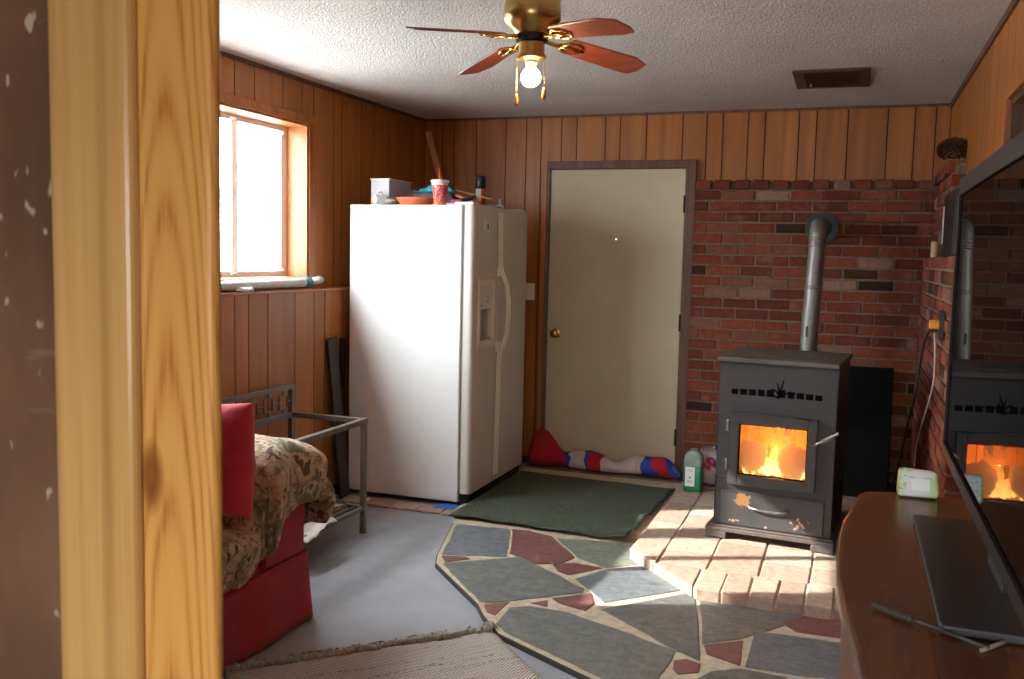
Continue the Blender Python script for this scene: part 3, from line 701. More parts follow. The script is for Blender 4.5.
# spray can
sc_ = thing('spray_can', (-1.99, 5.10, ZF), 'black capped spray can with a white and orange label on the refrigerator', 'spray can'); cx, cy = -2.185, 5.365; sc_.location = (cx, cy, ZF); o = at(sc_)
m = MB(o); m.lathe((cx, cy, ZF), [(.028, 0), (.030, .004), (.030, .142), (.026, .15)], 28); m.build('can', M['black'], sc_, smooth=40)
def mat_label():
    n = NT('can_label'); x = n.xyz(n.coord()); f = n.noise(n.coord((40, 40, 60)), 1, 2)
    c = n.mix(n.ramp(x[2], [(.05, sr(206, 96, 30)), (.06, sr(206, 96, 30)), (.064, sr(226, 222, 214))], 'CONSTANT'), (0, 0, 0, 1), (1, 1, 1, 1))
    c = n.ramp(n.math('MULTIPLY', x[2], 10), [(.0, sr(216, 140, 70)), (.55, sr(228, 224, 216)), (.8, sr(206, 200, 190)), (.9, sr(228, 224, 216))], 'CONSTANT')
    s = n.ramp(x[0], [(.012, (0, 0, 0, 1)), (.014, (1, 1, 1, 1))])
    n.set(Base_Color=n.mix(s, c, sr(206, 88, 26)), Roughness=.3); return n.m
m = MB(o); m.lathe((cx, cy, ZF), [(.0306, .012), (.0306, .128)], 28); m.build('label', mat_label(), sc_, smooth=True)
m = MB(o); m.lathe((cx, cy, ZF), [(.029, .136), (.031, .14), (.030, .20), (.026, .207), (0, .208)], 28); m.build('cap', M['black'], sc_, smooth=40)
gd = thing('hand_tool', (-2.06, 4.90, ZF), 'black handled tool lying on the front edge of the refrigerator top', 'tool'); o = at(gd)
m = MB(o); m.tube([(-2.095, 4.845, ZF + .022), (-2.07, 4.87, ZF + .03), (-2.03, 4.91, ZF + .052)], [.013, .014, .012], 12); m.build('handle', M['black'], gd, smooth=40)
m = MB(o); m.blob((-2.10, 4.845, ZF + .016), .024, .02, .015, 14); m.build('head', plain('grey_head', sr(120, 116, 110), .4), gd, smooth=True)
sv = thing('tap_fitting', (-2.03, 5.235, FZ + .014), 'small shiny metal fitting at the front edge of the refrigerator top', 'fitting'); o = at(sv)
m = MB(o); m.lathe((-2.03, 5.30, FZ + .0041), [(.026, 0), (.026, .014), (.018, .026), (.01, .03), (.008, .045), (.012, .05), (.01, .058), (0, .06)], 20); m.build('body', M['chrome'], sv, smooth=40)
m = MB(o); m.tube([(-2.03, 5.30, FZ + .018), (-2.06, 5.24, FZ + .02), (-2.065, 5.17, FZ + .016)], .007, 10); m.build('stem', M['chrome'], sv, smooth=True)
tp = MB((-2.11, 4.79, .02)); tp.box(-2.165, -2.05, 4.70, 4.79, .0165, .0185)
tag(tp.build('tape_strip', plain('blue_tape', sr(36, 100, 190), .5), None), 'strip of blue tape on the floor at the refrigerator corner', 'tape')

# stick and boards by the fridge
b = MB((-2.75, 5.98, 1.0)); b.bar((-2.14, 5.99, .012), (-2.862, 6.030, 2.30), .042, .02, up=(0, 1, 0))
tag(b.build('wooden_stick', M['pale'], None, bevel=.003), 'pale wooden stick leaning into the corner behind the refrigerator', 'stick')
b = MB((-2.79, 4.75, 0)); b.bar((-2.758, 4.735, .004), (-2.797, 4.645, .95), .014, .10, up=(0, 1, 0))
tag(b.build('board', plain('charcoal_board', sr(52, 50, 50), .5), None, bevel=.003), 'narrow charcoal board leaning on the panelled wall beside the refrigerator', 'board')
b = MB((-2.79, 4.75, 0)); b.box(-2.812, -2.790, 4.752, 4.788, .0, .94)
tag(b.build('board', plain('black_board', sr(22, 18, 18), .5), None, bevel=.003), 'black board standing in the gap between refrigerator and wall', 'board')
# window ledge
rl = thing('plastic_roll', (-2.86, 4.2, 1.236), 'long white plastic roll with a teal end on the window ledge', 'roll'); o = at(rl)
def rollp(y): return Vector((-2.855, y, 1.236 + .0285 + .010 * (y - 3.2) / 1.4))
m = MB(o); ys = [3.0 + i * .06 for i in range(25)]
m.tube([rollp(y) for y in ys], [.026 + .004 * noise.noise(Vector((y * 9, 0, 0))) for y in ys], 14, flat=.95); m.build('roll', plain('white_plastic_film', sr(226, 226, 230), .3, var=.06, bump=.4, bscale=40), rl, smooth=True)
m = MB(o); m.tube([rollp(4.44), rollp(4.50)], [.0245, .027], 14); m.build('band', plain('teal_film', sr(16, 128, 136), .4), rl, smooth=True)
m = MB(o); m.tube([rollp(4.50), rollp(4.60) + Vector((0, 0, .01))], [.026, .032], 14, flat=.7); m.build('end', plain('white_film_end', sr(232, 232, 232), .35), rl, smooth=True)
cr_ = MB((-2.83, 3.85, 1.236)); cr_.blob((-2.822, 3.87, 1.236 + .012), .018, .075, .014, 16, amp=.6, sc=40)
tag(cr_.build('tissue', M['white'], None, smooth=True), 'crumpled white tissue on the window ledge beside the roll', 'tissue')

# light switch
ls = thing('light_switch', (-2.08, YB, 1.2), 'cream double light switch plate between refrigerator and door', 'light switch'); o = at(ls)
m = MB(o); m.box(-2.118, -2.046, 6.041, 6.0475, 1.145, 1.26); m.build('plate', M['almond'], ls, bevel=.002)
for x in (-2.098, -2.066):
    m = MB(o); m.box(x - .004, x + .004, 6.032, 6.042, 1.192, 1.212); m.build('toggle', M['almond'], ls, bevel=.001)

# ------------------------------------------------------------------ ceiling fan
M['blade'] = wood('fan_blade_wood', sr(122, 56, 36), sr(150, 74, 50), sr(170, 94, 68), axis='x', rough=.35)
hx, hy = -.978, 2.80
fan = thing('ceiling_fan', (hx, hy, ZC), 'brass ceiling fan with four reddish wooden blades and a lit bulb', 'ceiling fan'); o = at(fan)
m = MB(o); m.lathe((hx, hy, 0), [(.10, ZC), (.102, ZC - .012), (.09, ZC - .03), (.086, ZC - .12), (.088, ZC - .128), (.088, ZC - .152), (.083, ZC - .156), (.087, ZC - .166), (.090, ZC - .19), (.0895, ZC - .208), (.083, ZC - .222), (.068, ZC - .236), (.056, ZC - .246), (.050, ZC - .256)], 48); m.build('motor_housing', M['brass2'], fan, smooth=40)
m = MB(o)
for k in range(48):
    a = 2 * math.pi * k / 48; m.box(-.002, .002, -.001, .002, -.004, .004, M=Matrix.Translation((hx + .0875 * math.cos(a), hy + .0875 * math.sin(a), ZC - .140)) @ Matrix.Rotation(a, 4, 'Z'))
m.build('vent_slots', M['black'], fan)
m = MB(o); m.lathe((hx, hy, 0), [(.044, ZC - .255), (.05, ZC - .258), (.05, ZC - .276), (.03, ZC - .28)], 32); m.build('flywheel', M['black'], fan, smooth=40)
zb = ZC - .256
for a in (-123, 139, 52, -35):
    A = R(a); T = Matrix.Translation((hx, hy, zb)) @ Matrix.Rotation(A, 4, 'Z') @ Matrix.Rotation(R(6.5), 4, 'Y') @ Matrix.Rotation(R(-13), 4, 'X')
    bl = MB(o); P = [(.13, -.040), (.15, -.046), (.375, -.056), (.436, -.034), (.440, .02), (.424, .05), (.375, .056), (.15, .046), (.13, .040)]
    bl.prism(P, -.003, .003, 0, random.random(), M=T); bo = bl.build('blade', M['blade'], fan, bevel=.002)
    ar = MB(o)
    ar.tube([T @ Vector(p) for p in ((.040, 0, -.006), (.07, .006, -.006), (.09, .004, -.008), (.12, 0, -.006))], [.008, .007, .007, .008], 10)
    for s_ in (-1, 1):
        ar.tube([T @ Vector(p) for p in ((.112, 0, -.007), (.125, s_ * .022, -.007), (.15, s_ * .032, -.0065), (.178, s_ * .024, -.006), (.19, s_ * .008, -.0055))], [.007, .006, .0055, .005, .004], 8)
    ar.tube([T @ Vector(p) for p in ((.11, 0, -.007), (.15, 0, -.0075), (.20, 0, -.006))], [.009, .008, .004], 8)
    ar.build('blade_arm', M['brass'], bo, smooth=True)
m = MB(o); m.lathe((hx, hy, 0), [(.032, ZC - .276), (.041, ZC - .282), (.041, ZC - .315), (.046, ZC - .318), (.046, ZC - .328), (.040, ZC - .333), (.024, ZC - .335)], 36); m.build('switch_housing', M['brass2'], fan, smooth=40)
m = MB(o); m.lathe((hx, hy, 0), [(.020, ZC - .330), (.020, ZC - .342), (.016, ZC - .346), (.015, ZC - .356)], 24); m.build('lamp_socket', plain('socket_brass', sr(206, 176, 124), .4, .4), fan, smooth=40)
n = NT('bulb_glow'); n.set(Base_Color=(1, .9, .75, 1), Emission_Color=(1, .72, .42, 1), Emission_Strength=BULB); M['bulb'] = n.m
m = MB(o); zz = ZC - .384
m.lathe((hx, hy, zz), [(.014, .032), (.016, .026), (.024, .018), (.030, .006), (.031, -.004), (.028, -.016), (.02, -.026), (.009, -.031), (0, -.032)], 28); m.build('bulb', M['bulb'], fan, smooth=True)
for (dx, dy, zl) in ((-.043, -.012, .458), (.040, .012, .438)):
    c = MB(o); c.tube([(hx + dx, hy + dy, ZC - .322), (hx + dx, hy + dy, ZC - zl + .02)], .0009, 6)
    co = c.build('pull_chain', M['brass'], fan)
    c = MB(o); c.lathe((hx + dx, hy + dy, ZC - zl), [(.003, .022), (.0055, .012), (.0075, -.006), (.006, -.014), (0, -.016)], 14); c.build('pull_knob', plain('pull_wood', sr(176, 112, 60), .4), co, smooth=True)

# ceiling vent
cv = thing('ceiling_vent', (-.15, 5.11, ZC), 'brown metal air vent grille in the ceiling', 'vent'); o = at(cv); M['ventbrown'] = plain('vent_brown', sr(96, 66, 44), .45, .3)
m = MB(o)
for q in ((-.335, .03, 4.87, 4.915), (-.335, .03, 5.31, 5.352), (-.335, -.285, 4.915, 5.31), (-.02, .03, 4.915, 5.31)): m.box(*q, ZC - .010, ZC - .001)
m.build('frame', M['ventbrown'], cv, bevel=.002)
m = MB(o)
for k in range(24):
    x = -.278 + k * .0112; m.box(-.0009, .0009, 0, .396, -.006, .006, M=Matrix.Translation((x, 4.914, ZC - .0085)) @ Matrix.Rotation(R(35), 4, 'Y'))
for y in (5.01, 5.11, 5.21): m.box(-.285, -.02, y - .002, y + .002, ZC - .009, ZC - .004)
m.build('louvers', M['ventbrown'], cv)
m = MB(o); m.box(-.29, -.015, 4.91, 5.315, ZC - .0025, ZC - .0008); m.build('backing', plain('vent_dark', sr(44, 34, 24), .8), cv)
m = MB(o); m.box(-.265, -.256, 5.20, 5.225, ZC - .022, ZC - .012); m.build('lever', M['chrome'], cv)
# ------------------------------------------------------------------ pellet stove (own axes: x along its front, y into depth, z up)
M['stove'] = plain('charcoal_stove_paint', sr(60, 58, 58), .5, .1, var=.08, scale=6, bump=.08, bscale=300)
M['stovetop'] = plain('stove_top', sr(92, 86, 80), .5, .2, var=.2, scale=8)
def mat_drawer():
    n = NT('chipped_stove_paint'); v = n.coord(); x = n.xyz(v)
    c = n.ramp(n.noise(v, 6), [(.3, sr(54, 53, 53)), (.7, sr(66, 64, 64))])
    f = n.noise(v, 26, 3, .6); g = n.noise(n.coord(loc=(3, 1, 2)), 46, 2, .5)
    def near(cx, cz, r):
        dx = n.math('SUBTRACT', x[0], cx); dz = n.math('SUBTRACT', x[2], cz)
        return n.math('SUBTRACT', 1, n.math('DIVIDE', n.math('SQRT', n.math('ADD', n.math('MULTIPLY', dx, dx), n.math('MULTIPLY', dz, dz))), r), True)
    m1 = n.math('ADD', near(.178, .205, .06), n.math('MULTIPLY', n.noise(v, 38, 3, .6), 1.5)); c = n.mix(n.ramp(n.math('MULTIPLY', m1, .6), [(.66, (0, 0, 0, 1)), (.71, (1, 1, 1, 1))]), c, sr(138, 96, 56))
    m2 = n.math('ADD', n.math('MULTIPLY', n.math('ADD', near(.445, .11, .10), n.math('ADD', near(.13, .09, .05), near(.29, .08, .03))), .33), n.math('MULTIPLY', g, 1.0))
    c = n.mix(n.ramp(m2, [(.80, (0, 0, 0, 1)), (.83, (1, 1, 1, 1))]), c, sr(176, 138, 120))
    n.set(Base_Color=c, Roughness=.5); return n.m
st = thing('pellet_stove', (-.627, 4.585, ZH + .002), 'charcoal cast pellet stove with a burning fire behind its glass door', 'stove', rz=R(-5.33))
def sb(): return MB((0, 0, 0))
m = sb()     # plinth with ogee feet
m.box(.0, .612, .0, .56, .034, .056); m.box(.006, .606, .006, .555, .056, .066)
for xa, xb in ((0, .105), (.507, .612)):
    for ya, yb in ((0, .09), (.47, .56)): m.box(xa, xb, ya, yb, 0, .036)
m.build('plinth', plain('stove_plinth', sr(92, 82, 78), .45, .1, var=.15, scale=10), st, bevel=.006)
m = sb()
x0, x1, yf, yb, zt = .038, .588, .030, .545, .878
W = (.128, .49, .306, .604)
m.box(x0, x1, yb - .01, yb, .06, zt); m.box(x0, x0 + .008, yf, yb, .06, zt); m.box(x1 - .008, x1, yf, yb, .06, zt)
m.box(x0, x1, yf, yb, .06, W[2]); m.box(x0, x1, yf, yb, W[3], zt); m.box(x0, W[0], yf, yf + .01, W[2], W[3]); m.box(W[1], x1, yf, yf + .01, W[2], W[3])
m.build('body', M['stove'], st, bevel=.004)
m = sb(); m.box(.028, .598, -.004, .575, zt, zt + .026); m.build('top_plate', M['stovetop'], st, bevel=.006)
m = sb(); m.box(.09, .52, .12, .40, zt + .026, zt + .0285); m.build('top_lid', M['stovetop'], st, bevel=.002)
M['slot'] = plain('slot_black', sr(10, 9, 9), .9, spec=.05)
for k in range(10):                                   # ten air slots, a little taller towards the middle
    xc = .112 + k * .0425 + (.012 if k > 4 else -.0); h = .013 + .0045 * (1 - abs(k - 4.5) / 4.5)
    zc = .737 - .004 * abs(k - 4.5) / 4.5
    m = sb(); m.box(xc - .0165, xc + .0165, yf - .0012, yf + .002, zc - h, zc + h); m.build('air_slot', M['slot'], st)
m = sb()
for pts in ([(.318, .715), (.320, .75), (.316, .775), (.308, .792)], [(.322, .715), (.328, .76), (.338, .782), (.342, .806)], [(.320, .73), (.334, .752), (.35, .76)], [(.318, .74), (.30, .755), (.285, .757)], [(.316, .72), (.296, .728), (.262, .73)], [(.324, .72), (.352, .742), (.40, .746)]):
    m.tube([(p[0], yf - .002, p[1]) for p in pts], [.0042, .004, .003, .0015][:len(pts)], 6)
m.build('grass_motif', M['slot'], st)
# firebox
M['firebrick'] = plain('firebrick', sr(196, 150, 110), .9, var=.25, scale=16, bump=.3, bscale=30)
m = sb(); bx0, bx1, bz0, bz1, by = .118, .50, .30, .616, .26
m.box(bx0, bx1, by, by + .01, bz0, bz1); m.box(bx0 - .008, bx0, yf + .012, by, bz0, bz1); m.box(bx1, bx1 + .008, yf + .012, by, bz0, bz1)
m.box(bx0, bx1, yf + .012, by, bz0 - .008, bz0); m.box(bx0, bx1, yf + .012, by, bz1, bz1 + .008)
for xx in (.20, .283, .366): m.box(xx - .003, xx + .003, by - .006, by, bz0, bz1)
m.build('firebox', M['firebrick'], st)
def mat_flame():
    n = NT('flame'); x = n.xyz(n.coord()); f = n.noise(n.coord((14, 14, 6)), 1, 3)
    h = n.math('ADD', n.math('MULTIPLY', n.math('SUBTRACT', x[2], .33), 5.2), n.math('MULTIPLY', n.math('SUBTRACT', f, .5), .7))
    n.set(Base_Color=(0, 0, 0, 1), Emission_Color=n.ramp(h, [(.0, (1, .58, .16, 1)), (.4, (1, .40, .07, 1)), (.8, (1, .20, .02, 1)), (1, (.9, .10, .01, 1))]), Emission_Strength=n.ramp(h, [(0, (FLAME,) * 3), (.5, (FLAME * .62,) * 3), (1, (FLAME * .22,) * 3)])); return n.m
M['flame'] = mat_flame()
rn = random.Random(11)
for (fx, fy, hgt, r, lean) in ((.31, .13, .15, .05, .0), (.345, .15, .11, .045, .02), (.265, .13, .10, .042, -.02), (.385, .14, .07, .04, .02), (.22, .14, .065, .036, -.02), (.43, .13, .06, .034, .01), (.175, .13, .05, .032, -.01), (.465, .15, .045, .026, .0)):
    m = sb(); pts = []; rs = []
    for i in range(9):
        t_ = i / 8; pts.append((fx + lean * t_ + .012 * math.sin(t_ * 6 + fx * 40) * t_, fy + .01 * math.sin(t_ * 5), .318 + hgt * t_)); rs.append(r * (1 - t_) ** .7 * (.75 + .5 * math.sin(min(1, t_ * 3) * 1.57)) + .0008)
    m.tube(pts, rs, 12); m.build('flame', M['flame'], st, smooth=True)
m = sb()
for k in range(34): m.blob((rn.uniform(.16, .45), rn.uniform(.09, .2), .312 + rn.uniform(0, .012)), .012, .012, .009, 8, amp=.3)
n = NT('embers'); n.set(Base_Color=(.05, .02, .01, 1), Emission_Color=n.ramp(n.noise(n.coord(), 40), [(.4, (1, .16, .02, 1)), (.6, (1, .45, .08, 1))]), Emission_Strength=FLAME * .35)
m.build('embers', n.m, st)['kind'] = 'stuff'
# door
m = sb(); D0, D1, Z0, Z1 = .100, .512, .278, .632; G = (.146, .468, .330, .580)
for q in ((D0, G[0], Z0, Z1), (G[1], D1, Z0, Z1), (G[0], G[1], Z0, G[2]), (G[0], G[1], G[3], Z1)): m.box(q[0], q[1], yf - .028, yf - .001, q[2], q[3])
dr = m.build('fire_door', M['stove'], st, bevel=.004)
m = sb()
for q in ((G[0] - .004, G[0] + .005, G[2], G[3]), (G[1] - .005, G[1] + .004, G[2], G[3]), (G[0], G[1], G[2] - .004, G[2] + .004), (G[0], G[1], G[3] - .004, G[3] + .004)): m.box(q[0], q[1], yf - .020, yf - .004, q[2], q[3])
m.build('glass_gasket', M['slot'], dr)
m = sb(); m.tube([(D0 + .03, yf - .03, Z1 - .004), (.2, yf - .031, Z1 + .002), (.28, yf - .032, Z1 + .006), (.36, yf - .031, Z1 + .002), (D1 - .02, yf - .03, Z1 - .004)], [.003, .004, .006, .004, .003], 8); m.build('door_crest', M['stove'], dr, smooth=True)
def mat_soot():
    n = NT('sooty_stove_glass'); x = n.xyz(n.coord()); v = n.coord((1, 1, .8))
    tr = n.node('ShaderNodeBsdfTransparent'); tr.inputs[0].default_value = (1, .93, .86, 1)
    f = n.noise(v, 16, 3, .5, .4)
    def blob(cx, cz, rx, rz):
        dx = n.math('DIVIDE', n.math('SUBTRACT', x[0], cx), rx); dz = n.math('DIVIDE', n.math('SUBTRACT', x[2], cz), rz)
        return n.math('SUBTRACT', 1, n.math('SQRT', n.math('ADD', n.math('MULTIPLY', dx, dx), n.math('MULTIPLY', dz, dz))), True)
    b1 = n.math('ADD', blob(.205, .42, .075, .10), n.math('ADD', blob(.41, .41, .085, .10), n.math('MULTIPLY', blob(.30, .47, .2, .05), .12)))
    ash = n.ramp(n.math('ADD', n.math('MULTIPLY', b1, 1.3), n.math('MULTIPLY', n.math('SUBTRACT', f, .5), 1.3)), [(.06, (.06, .06, .06, 1)), (.22, (.72, .72, .72, 1)), (.5, (.85, .85, .85, 1))])
    n.set(Base_Color=sr(150, 128, 106), Roughness=.7)
    mx = n.node('ShaderNodeMixShader'); n.l(ash, mx.inputs[0]); n.l(tr.outputs[0], mx.inputs[1])
    tl = n.node('ShaderNodeBsdfTranslucent'); tl.inputs[0].default_value = (.5, .44, .38, 1); mm = n.node('ShaderNodeMixShader'); mm.inputs[0].default_value = .5
    n.l(n.b.outputs[0], mm.inputs[1]); n.l(tl.outputs[0], mm.inputs[2]); n.l(mm.outputs[0], mx.inputs[2])
    n.l(mx.outputs[0], n.out.inputs[0]); return n.m
m = sb(); m.box(G[0], G[1], yf - .012, yf - .009, G[2], G[3]); m.build('glass_pane', mat_soot(), dr)
for zc in (.565, .372):
    m = sb(); m.tube([(D0 - .012, yf - .012, zc - .028), (D0 - .012, yf - .012, zc + .018)], .0085, 12); m.blob((D0 - .012, yf - .012, zc + .022), .009, .009, .008, 12)
    m.build('hinge', M['chrome'], dr, smooth=40)
m = sb(); A_, B_ = Vector((.492, yf - .030, .508)), Vector((.612, yf - .105, .592)); d_ = (B_ - A_)
m.tube([A_, A_ + d_ * .35], .0055, 10); m.build('latch_rod', M['chrome'], dr, smooth=True)
m = sb()
pts = [A_ + d_ * (.3 + .7 * i / 160) + Vector((0, math.cos(i * .62), math.sin(i * .62))) * (.0075 + .006 * math.sin(math.pi * min(1, i / 160))) for i in range(161)]
m.tube(pts, .0022, 5); m.build('coil_handle', M['chrome'], dr, smooth=True)
m = sb(); m.box(.070, .556, yf - .010, yf - .0005, .070, .236); dw = m.build('ash_drawer', mat_drawer(), st, bevel=.003)
m = sb(); m.prism([(.07, .0), (.556, 0), (.556, .006), (.07, .006)], .236, .242, M=Matrix.Translation((0, yf - .012, 0))); m.build('drawer_lip', M['stove'], st)
m = sb(); m.tube([(.205, yf - .010, .178), (.212, yf - .026, .172), (.26, yf - .030, .165), (.34, yf - .030, .165), (.388, yf - .026, .172), (.395, yf - .010, .178)], .005, 10); m.build('drawer_handle', M['chrome'], dw, smooth=True)
m = sb(); m.tube([(x0 - .001, .09, .43), (x0 - .02, .09, .43)], .010, 12); m.build('side_knob', M['slot'], st, smooth=40)
n = bpy.data.lights.new('fire_light', 'POINT'); n.energy = FIREW; n.color = (1, .30, .05); n.shadow_soft_size = .0
lo = bpy.data.objects.new('fire_light', n); COL.objects.link(lo); lo.parent = st; lo.location = (.31, .11, .47)

# ------------------------------------------------------------------ stovepipe
M['galv'] = plain('galvanised_pipe', sr(138, 134, 128), .5, .6, var=.1, scale=6)
sp = thing('stovepipe', (-.225, 5.45, .70), 'grey metal stovepipe rising behind the stove and elbowing into the brick wall', 'stovepipe'); o = at(sp)
r0 = .047
def plerp(t_): return Vector((-.232, 5.57, .62)).lerp(Vector((-.200, 5.60, 1.585)), t_)
m = MB(o); m.tube([plerp(0), plerp(.72)], r0, 28); m.build('lower_pipe', M['galv'], sp, smooth=40)
m = MB(o); m.tube([plerp(.70), plerp(1)], r0 * .985, 28); m.build('upper_pipe', M['galv'], sp, smooth=40)
m = MB(o)
for t_ in (.70, .715, .95, .965, .985):
    m = MB(o); m.tube([plerp(t_ - .004), plerp(t_), plerp(t_ + .004)], [r0 * 1.0, r0 * 1.06, r0 * 1.0], 28); m.build('seam_ring', M['galv'], sp, smooth=True)
m = MB(o); pts = []
for i in range(10):
    a = math.pi / 2 * i / 9; pts.append((-.200 + .004 * i / 9, 5.60 + .07 - .07 * math.cos(a), 1.585 + .07 * math.sin(a)))
pts.append((-.196, 5.95, 1.655)); m.tube(pts, [r0 * 1.03] * len(pts), 28); m.build('elbow', M['galv'], sp, smooth=40)
m = MB(o); m.lathe((-.192, 5.966, 1.655), [(.094, 0), (.096, .004), (.094, .010), (.056, .014), (.05, .03)], 36, axis=(0, -1, 0)); m.build('wall_collar', plain('collar_black', sr(52, 54, 56), .4, .3), sp, smooth=40)
m = MB(o); p_ = plerp(.46)
m.box(-.012, .0, -.003, .0, -.04, .02, M=Matrix.Translation(p_ + Vector((-.008, -r0 + .001, 0)))); m.build('sticker', M['black'], sp)

# black panel leaning on the brick to the right of the stove
b = MB((.13, 5.8, ZH)); b.add([(x, y, z) for z, ya, yb_ in ((ZH + .001, 5.74, 5.77), (.832, 5.90, 5.93)) for y in (ya, yb_) for x in (-.05, .255)], [(0, 2, 3, 1), (4, 5, 7, 6), (0, 1, 5, 4), (1, 3, 7, 5), (3, 2, 6, 7), (2, 0, 4, 6)])
tag(b.build('panel', plain('black_sheet', sr(9, 8, 8), .8, spec=.2), None, bevel=.003), 'flat black sheet leaning on the brick wall beside the stove', 'panel')  # black sheet, base colour lowered further to carry the stove's shade

# jug and paint can
jg = thing('jug', (-.832, 5.50, ZH), 'green and clear plastic jug with a white label by the door', 'jug'); o = at(jg)
M['green'] = plain('green_plastic', sr(20, 116, 76), .3); M['clearpl'] = plain('cloudy_plastic', sr(150, 164, 154), .2, var=.15, scale=30, Transmission_Weight=.25)
def rrect(w, d, r, n=5):
    P = []
    for cx, cy, a0 in ((w - r, d - r, 0), (-w + r, d - r, 90), (-w + r, -d + r, 180), (w - r, -d + r, 270)):
        for k in range(n + 1):
            a = R(a0 + 90 * k / n); P.append((cx + r * math.cos(a), cy + r * math.sin(a)))
    return P
def loft(mb, c, layers, mi=0):
    n = len(layers[0][1]); vs = [Vector(c) + Vector((x, y, z)) for z, P in layers for x, y in P]
    fs_ = [(i * n + k, i * n + (k + 1) % n, (i + 1) * n + (k + 1) % n, (i + 1) * n + k) for i in range(len(layers) - 1) for k in range(n)] + [tuple(range(n - 1, -1, -1)), tuple((len(layers) - 1) * n + k for k in range(n))]
    mb.add(vs, fs_, mi)
c = (-.832, 5.50, ZH + .001)
m = MB(o); loft(m, c, [(0, rrect(.05, .04, .015)), (.006, rrect(.056, .046, .018)), (.145, rrect(.056, .046, .018)), (.15, rrect(.054, .044, .018))]); m.build('body', M['green'], jg, smooth=40)
m = MB(o); loft(m, c, [(.15, rrect(.054, .044, .018)), (.18, rrect(.056, .046, .02)), (.208, rrect(.052, .042, .022)), (.228, rrect(.04, .034, .02)), (.238, rrect(.024, .022, .018))]); m.build('shoulder', M['clearpl'], jg, smooth=40)
m = MB(o); m.lathe((c[0], c[1], c[2]), [(.021, .236), (.022, .238), (.022, .250), (.018, .253), (0, .254)], 20); m.build('cap', M['clearpl'], jg, smooth=40)
m = MB(o); m.box(c[0] - .042, c[0] + .014, c[1] - .0475, c[1] - .0455, c[2] + .03, c[2] + .146); lb = m.build('label', M['white'], jg)
m = MB(o); m.box(c[0] - .018, c[0] - .008, c[1] - .0482, c[1] - .0474, c[2] + .078, c[2] + .088)
M['ink'] = plain('grey_ink', sr(96, 92, 90), .6); m.build('printed_mark', M['ink'], lb)
for zz in (.055, .062, .12, .128):
    m = MB(o); m.box(c[0] - .03, c[0] + .002, c[1] - .0482, c[1] - .0474, c[2] + zz, c[2] + zz + .002); m.build('printed_line', M['ink'], lb)
pc = thing('paint_can', (-.722, 5.62, ZH), 'grey paint can with a colourful label behind the green jug', 'paint can'); o = at(pc); c = (-.736, 5.63, ZH + .001)
m = MB(o); m.lathe(c, [(.076, 0), (.078, .003), (.078, .012), (.076, .014), (.076, .215), (.079, .218), (.079, .226), (.076, .228)], 36); m.build('can', plain('can_grey', sr(164, 156, 156), .35, .3), pc, smooth=40)
m = MB(o); m.lathe(c, [(.076, .226), (.079, .229), (.072, .231), (.07, .222), (0, .221)], 36); m.build('lid', M['chrome'], pc, smooth=40)
def mat_canlabel():
    n = NT('paint_label'); x = n.xyz(n.coord()); f = n.noise(n.coord(), 34, 2)
    pat = n.ramp(f, [(.36, sr(110, 40, 120)), (.48, sr(200, 60, 110)), (.56, sr(226, 110, 40)), (.66, sr(150, 60, 40))], 'CONSTANT')
    z = n.ramp(x[2], [(.0, sr(120, 40, 84)), (.03, sr(120, 40, 84)), (.032, sr(176, 166, 166))], 'CONSTANT')
    dx = n.math('ADD', x[0], .022); dz = n.math('SUBTRACT', x[2], .155)
    msk = n.ramp(n.math('SQRT', n.math('ADD', n.math('MULTIPLY', dx, dx), n.math('MULTIPLY', n.math('MULTIPLY', dz, dz), .7))), [(.034, (1, 1, 1, 1)), (.04, (0, 0, 0, 1))])
    n.set(Base_Color=n.mix(msk, z, pat), Roughness=.35); return n.m
m = MB(o); m.lathe(c, [(.0766, .014), (.0766, .205)], 36); m.build('label', mat_canlabel(), pc, smooth=True)

# towel along the foot of the door
def mat_towel():
    n = NT('flag_coloured_cloth'); x = n.xyz(n.coord()); f = n.noise(n.coord((5, 5, 5)), 1, 2)
    q = n.math('ADD', n.math('ADD', x[0], n.math('MULTIPLY', x[2], .3)), n.math('MULTIPLY', n.math('SUBTRACT', f, .5), .20))
    rd, bl, wh = sr(176, 22, 34), sr(50, 70, 170), sr(206, 190, 186)
    u = n.math('ADD', n.math('MULTIPLY', q, .86), .5)
    n.set(Base_Color=n.ramp(u, [(0, bl), (.06, rd), (.28, bl), (.31, wh), (.42, bl), (.45, rd), (.53, wh), (.745, sr(196, 168, 150)), (.78, bl), (.83, rd), (.90, bl), (.93, sr(80, 120, 200)), (.96, rd)], 'CONSTANT'), Roughness=.9)
    n.bump(n.noise(n.coord(), 90, 3), .3, .004); return n.m
m = MB((-1.5, 5.95, .034)); N = 70
def towel(u, v):
    x = -2.035 + u * 1.06; y0_ = 5.945 - .035 * u + .015 * math.sin(u * 9)
    rad = .054 + .012 * math.sin(u * 17 + 1) + .010 * noise.noise(Vector((x * 9, 0, 0)))
    if u < .30: rad += .062 * math.sin(math.pi * min(1, (u + .06) / .32)) ** 1.2
    if u > .78: rad += .018 * math.sin(math.pi * (u - .78) / .3)
    e = min(1, u * 14, (1 - u) * 12) ** .5
    a = 2 * math.pi * v; wr = 1 + .16 * noise.noise(Vector((x * 8, math.cos(a) * 1.6, math.sin(a) * 1.6))) + .06 * noise.noise(Vector((x * 22, math.cos(a) * 4, math.sin(a) * 4)))
    return Vector((x + (.02 * math.sin(a) if u in (0, 1) else 0), y0_ + math.cos(a) * rad * 1.15 * wr * e, .034 + max(.001, rad * .92 * e + math.sin(a) * rad * wr * e)))
m.grid(towel, N, 26)
